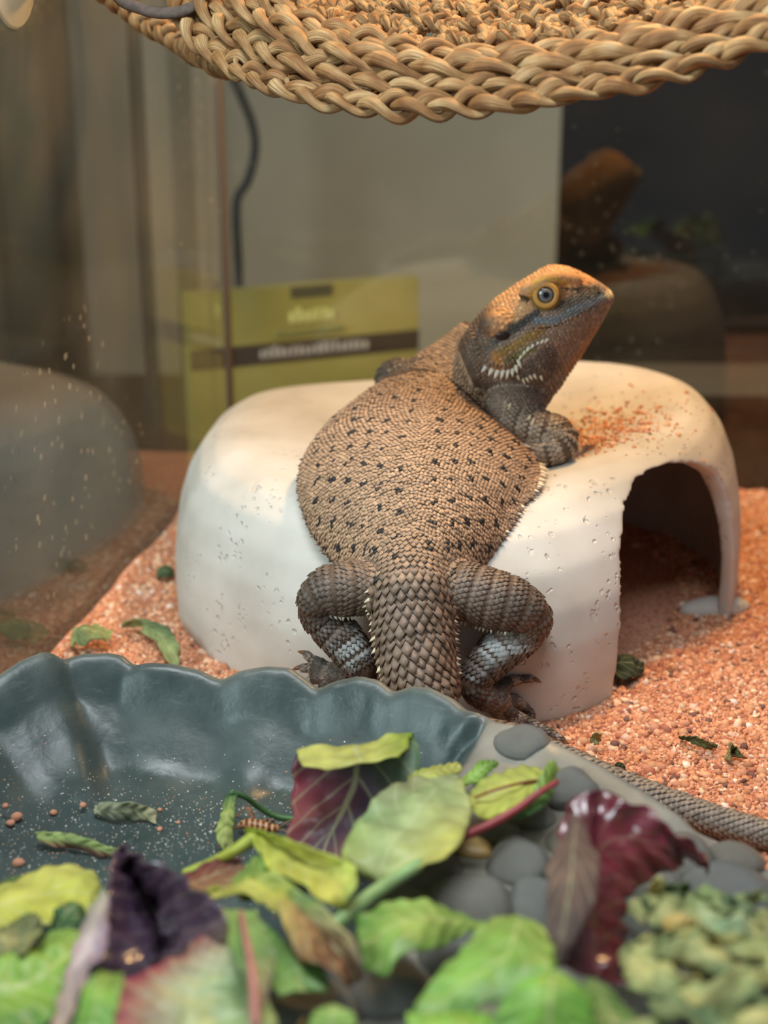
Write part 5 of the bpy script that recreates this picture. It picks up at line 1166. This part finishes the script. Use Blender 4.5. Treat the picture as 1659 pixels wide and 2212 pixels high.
# heap of dried herb leaves on the pebbles
rd = random.Random(5)
heap = [(1462, 1930, 44, .6, .056), (1412, 1968, 36, 1.3, .054), (1560, 1955, 62, -.3, .060), (1470, 1985, 80, .2, .058), (1560, 2020, 84, .3, .062), (1640, 2010, 70, -.4, .060), (1430, 2040, 70, -.5, .057), (1520, 2070, 92, .1, .064), (1620, 2090, 80, .5, .064),
        (1400, 2100, 52, 1.2, .056), (1470, 2130, 84, .3, .064), (1570, 2140, 86, -.3, .067), (1650, 2170, 80, .4, .067), (1450, 2190, 76, -.2, .064), (1540, 2200, 84, .2, .068), (1620, 2215, 70, .1, .069), (1500, 2030, 60, -.8, .063), (1590, 1980, 50, .9, .062)]
for k, (cx, cy, rr_, an0, z0) in enumerate(heap):
    ca, sa = math.cos(an0), math.sin(an0); Lp = []; Rp = []
    for j in range(6):
        f = -1+2*j/5; wv = rr_*.60*math.sqrt(max(.04, 1-f*f*.9))
        for lst, sg in ((Lp, -1), (Rp, 1)):
            x = 1.55*(f*rr_+rd.uniform(-.16, .16)*rr_); y = sg*wv*rd.uniform(.35, 1.5); lst.append((cx+ca*x-sa*y, cy+(sa*x+ca*y)*.75, z0+rd.uniform(-.005, .006)-.006*abs(f)))
    pal = rd.choice([(D1, D2), (D2, D3), ((172, 168, 112), D1), (D1, (176, 170, 110)), ((132, 146, 104), (96, 116, 88))])
    leaf('dried_herb', 'crumpled grey green dried herb leaf in the heap on the dish pebbles', Lp, Rp, [(0, pal[0], pal[1], pal[0]), (.5, pal[1], pal[0], D3), (1, pal[0], pal[0], pal[1])], mat=ML_Y, seed=60+k, crp=.0020, group='dried herb leaves heaped on the pebbles', nu=18, nv=26, bow=0, fold=.0006)
leaf('dried_herb', 'pale yellow dried leaf horn at the top of the herb heap', Z([(1398, 1930), (1412, 1900), (1424, 1905)], .056, .064, .066), Z([(1414, 1934), (1428, 1920), (1426, 1906)], .056, .062, .066), [(0, (190, 176, 100)), (1, (200, 190, 130))], mat=ML_Y, seed=80)
leaf('dried_herb', 'orange tan dried leaf patch on the herb heap', Z([(1425, 2000), (1460, 1975), (1500, 1985)], .062, .066, .064), Z([(1430, 2016), (1470, 2004), (1505, 2000)], .060, .063, .062), [(0, (196, 160, 90)), (1, (190, 170, 110))], mat=ML_Y, seed=81)
leaf('dried_herb', 'whitish green frilled dried leaf on the herb heap', Z([(1530, 1960), (1560, 1985), (1600, 1975), (1618, 2010)], .066, .069, .069, .066), Z([(1536, 2010), (1570, 2018), (1595, 2026), (1612, 2028)], .064, .066, .066, .064), [(0, (170, 182, 136)), (.5, (160, 176, 130), (104, 134, 104), (170, 182, 130)), (1, (176, 186, 140))], mat=ML_Y, seed=82, crp=.003)
# ================================================================== INSECT
cr = atz(552, 1785, .012); cz = float(dishz(cr.x, cr.y)); cr = atz(552, 1785, cz+.004)
ck = empty('cricket', (cr.x, cr.y, cz), 'brown striped dead cricket lying on the dish floor', 'cricket')
dirc = Vector((1, -.22, 0)).normalized(); latc = Vector((.22, 1, 0)).normalized()
m = NT('cricket_shell'); wv_ = m.add('ShaderNodeTexWave', Scale=150.0, Distortion=1.0); m.l.new(m.scaled(m.objc(), (1, -.22, 0)), wv_.inputs['Vector'])
m.base(m.ramp(wv_.outputs['Fac'], [(0.3, L4(112, 62, 36)), (0.55, L4(158, 96, 56)), (0.8, L4(206, 160, 104))])); m.rough(.4); MCk = m.m
Pb = [np.array(cr)+np.array(dirc)*s for s in np.linspace(-.0058, .0058, 16)]; rad = [.0009, .0017, .0022, .0025, .0026, .0027, .0027, .0026, .0025, .0026, .0025, .0022, .0020, .0020, .0018, .0012]
V, Fc, uv = tube(Pb, rad, 12); reparent(obj('body', mesh_np('body', V, Fc), MCk), ck)
Vh, Fh = ellipsoid(tuple(Vector(cr)+dirc*.0072), (.0019, .0018, .0019), 14, 9); reparent(obj('head', mesh_np('head', Vh, Fh), MCk), ck)
MCl = plain('cricket_leg', L4(150, 104, 72), .5)
for sgn in (-1, 1):
    for s0, le, kn in ((-.001, .009, .007), (.002, .005, .003), (.004, .0045, .003)):
        a = Vector(cr)+dirc*s0+latc*sgn*.002; kx = a+latc*sgn*kn*.7+Vector((0, 0, .003 if s0 < 0 else .001))-dirc*(.004 if s0 < 0 else -.001); e = kx+latc*sgn*le*.35-dirc*(le*.7 if s0 < 0 else -.001); e.z = cz+.0004
        V, Fc, uv = tube(crom(np.array([tuple(a), tuple(kx), tuple(e)]), 14), np.interp(np.linspace(0, 1, 14), [0, .25, .5, 1], [.0006, .0010 if s0 < 0 else .0005, .0004, .00025]), 6); reparent(obj('leg', mesh_np('leg', V, Fc), MCl), ck)
    a = Vector(cr)+dirc*.0085+latc*sgn*.0006; V, Fc, uv = tube(crom(np.array([tuple(a), tuple(a+dirc*.004+latc*sgn*.003+Vector((0, 0, .002))), tuple(a+dirc*.008+latc*sgn*.004-Vector((0, 0, .001)))]), 14), [.0002]*14, 5); reparent(obj('antenna', mesh_np('antenna', V, Fc), MCl), ck)
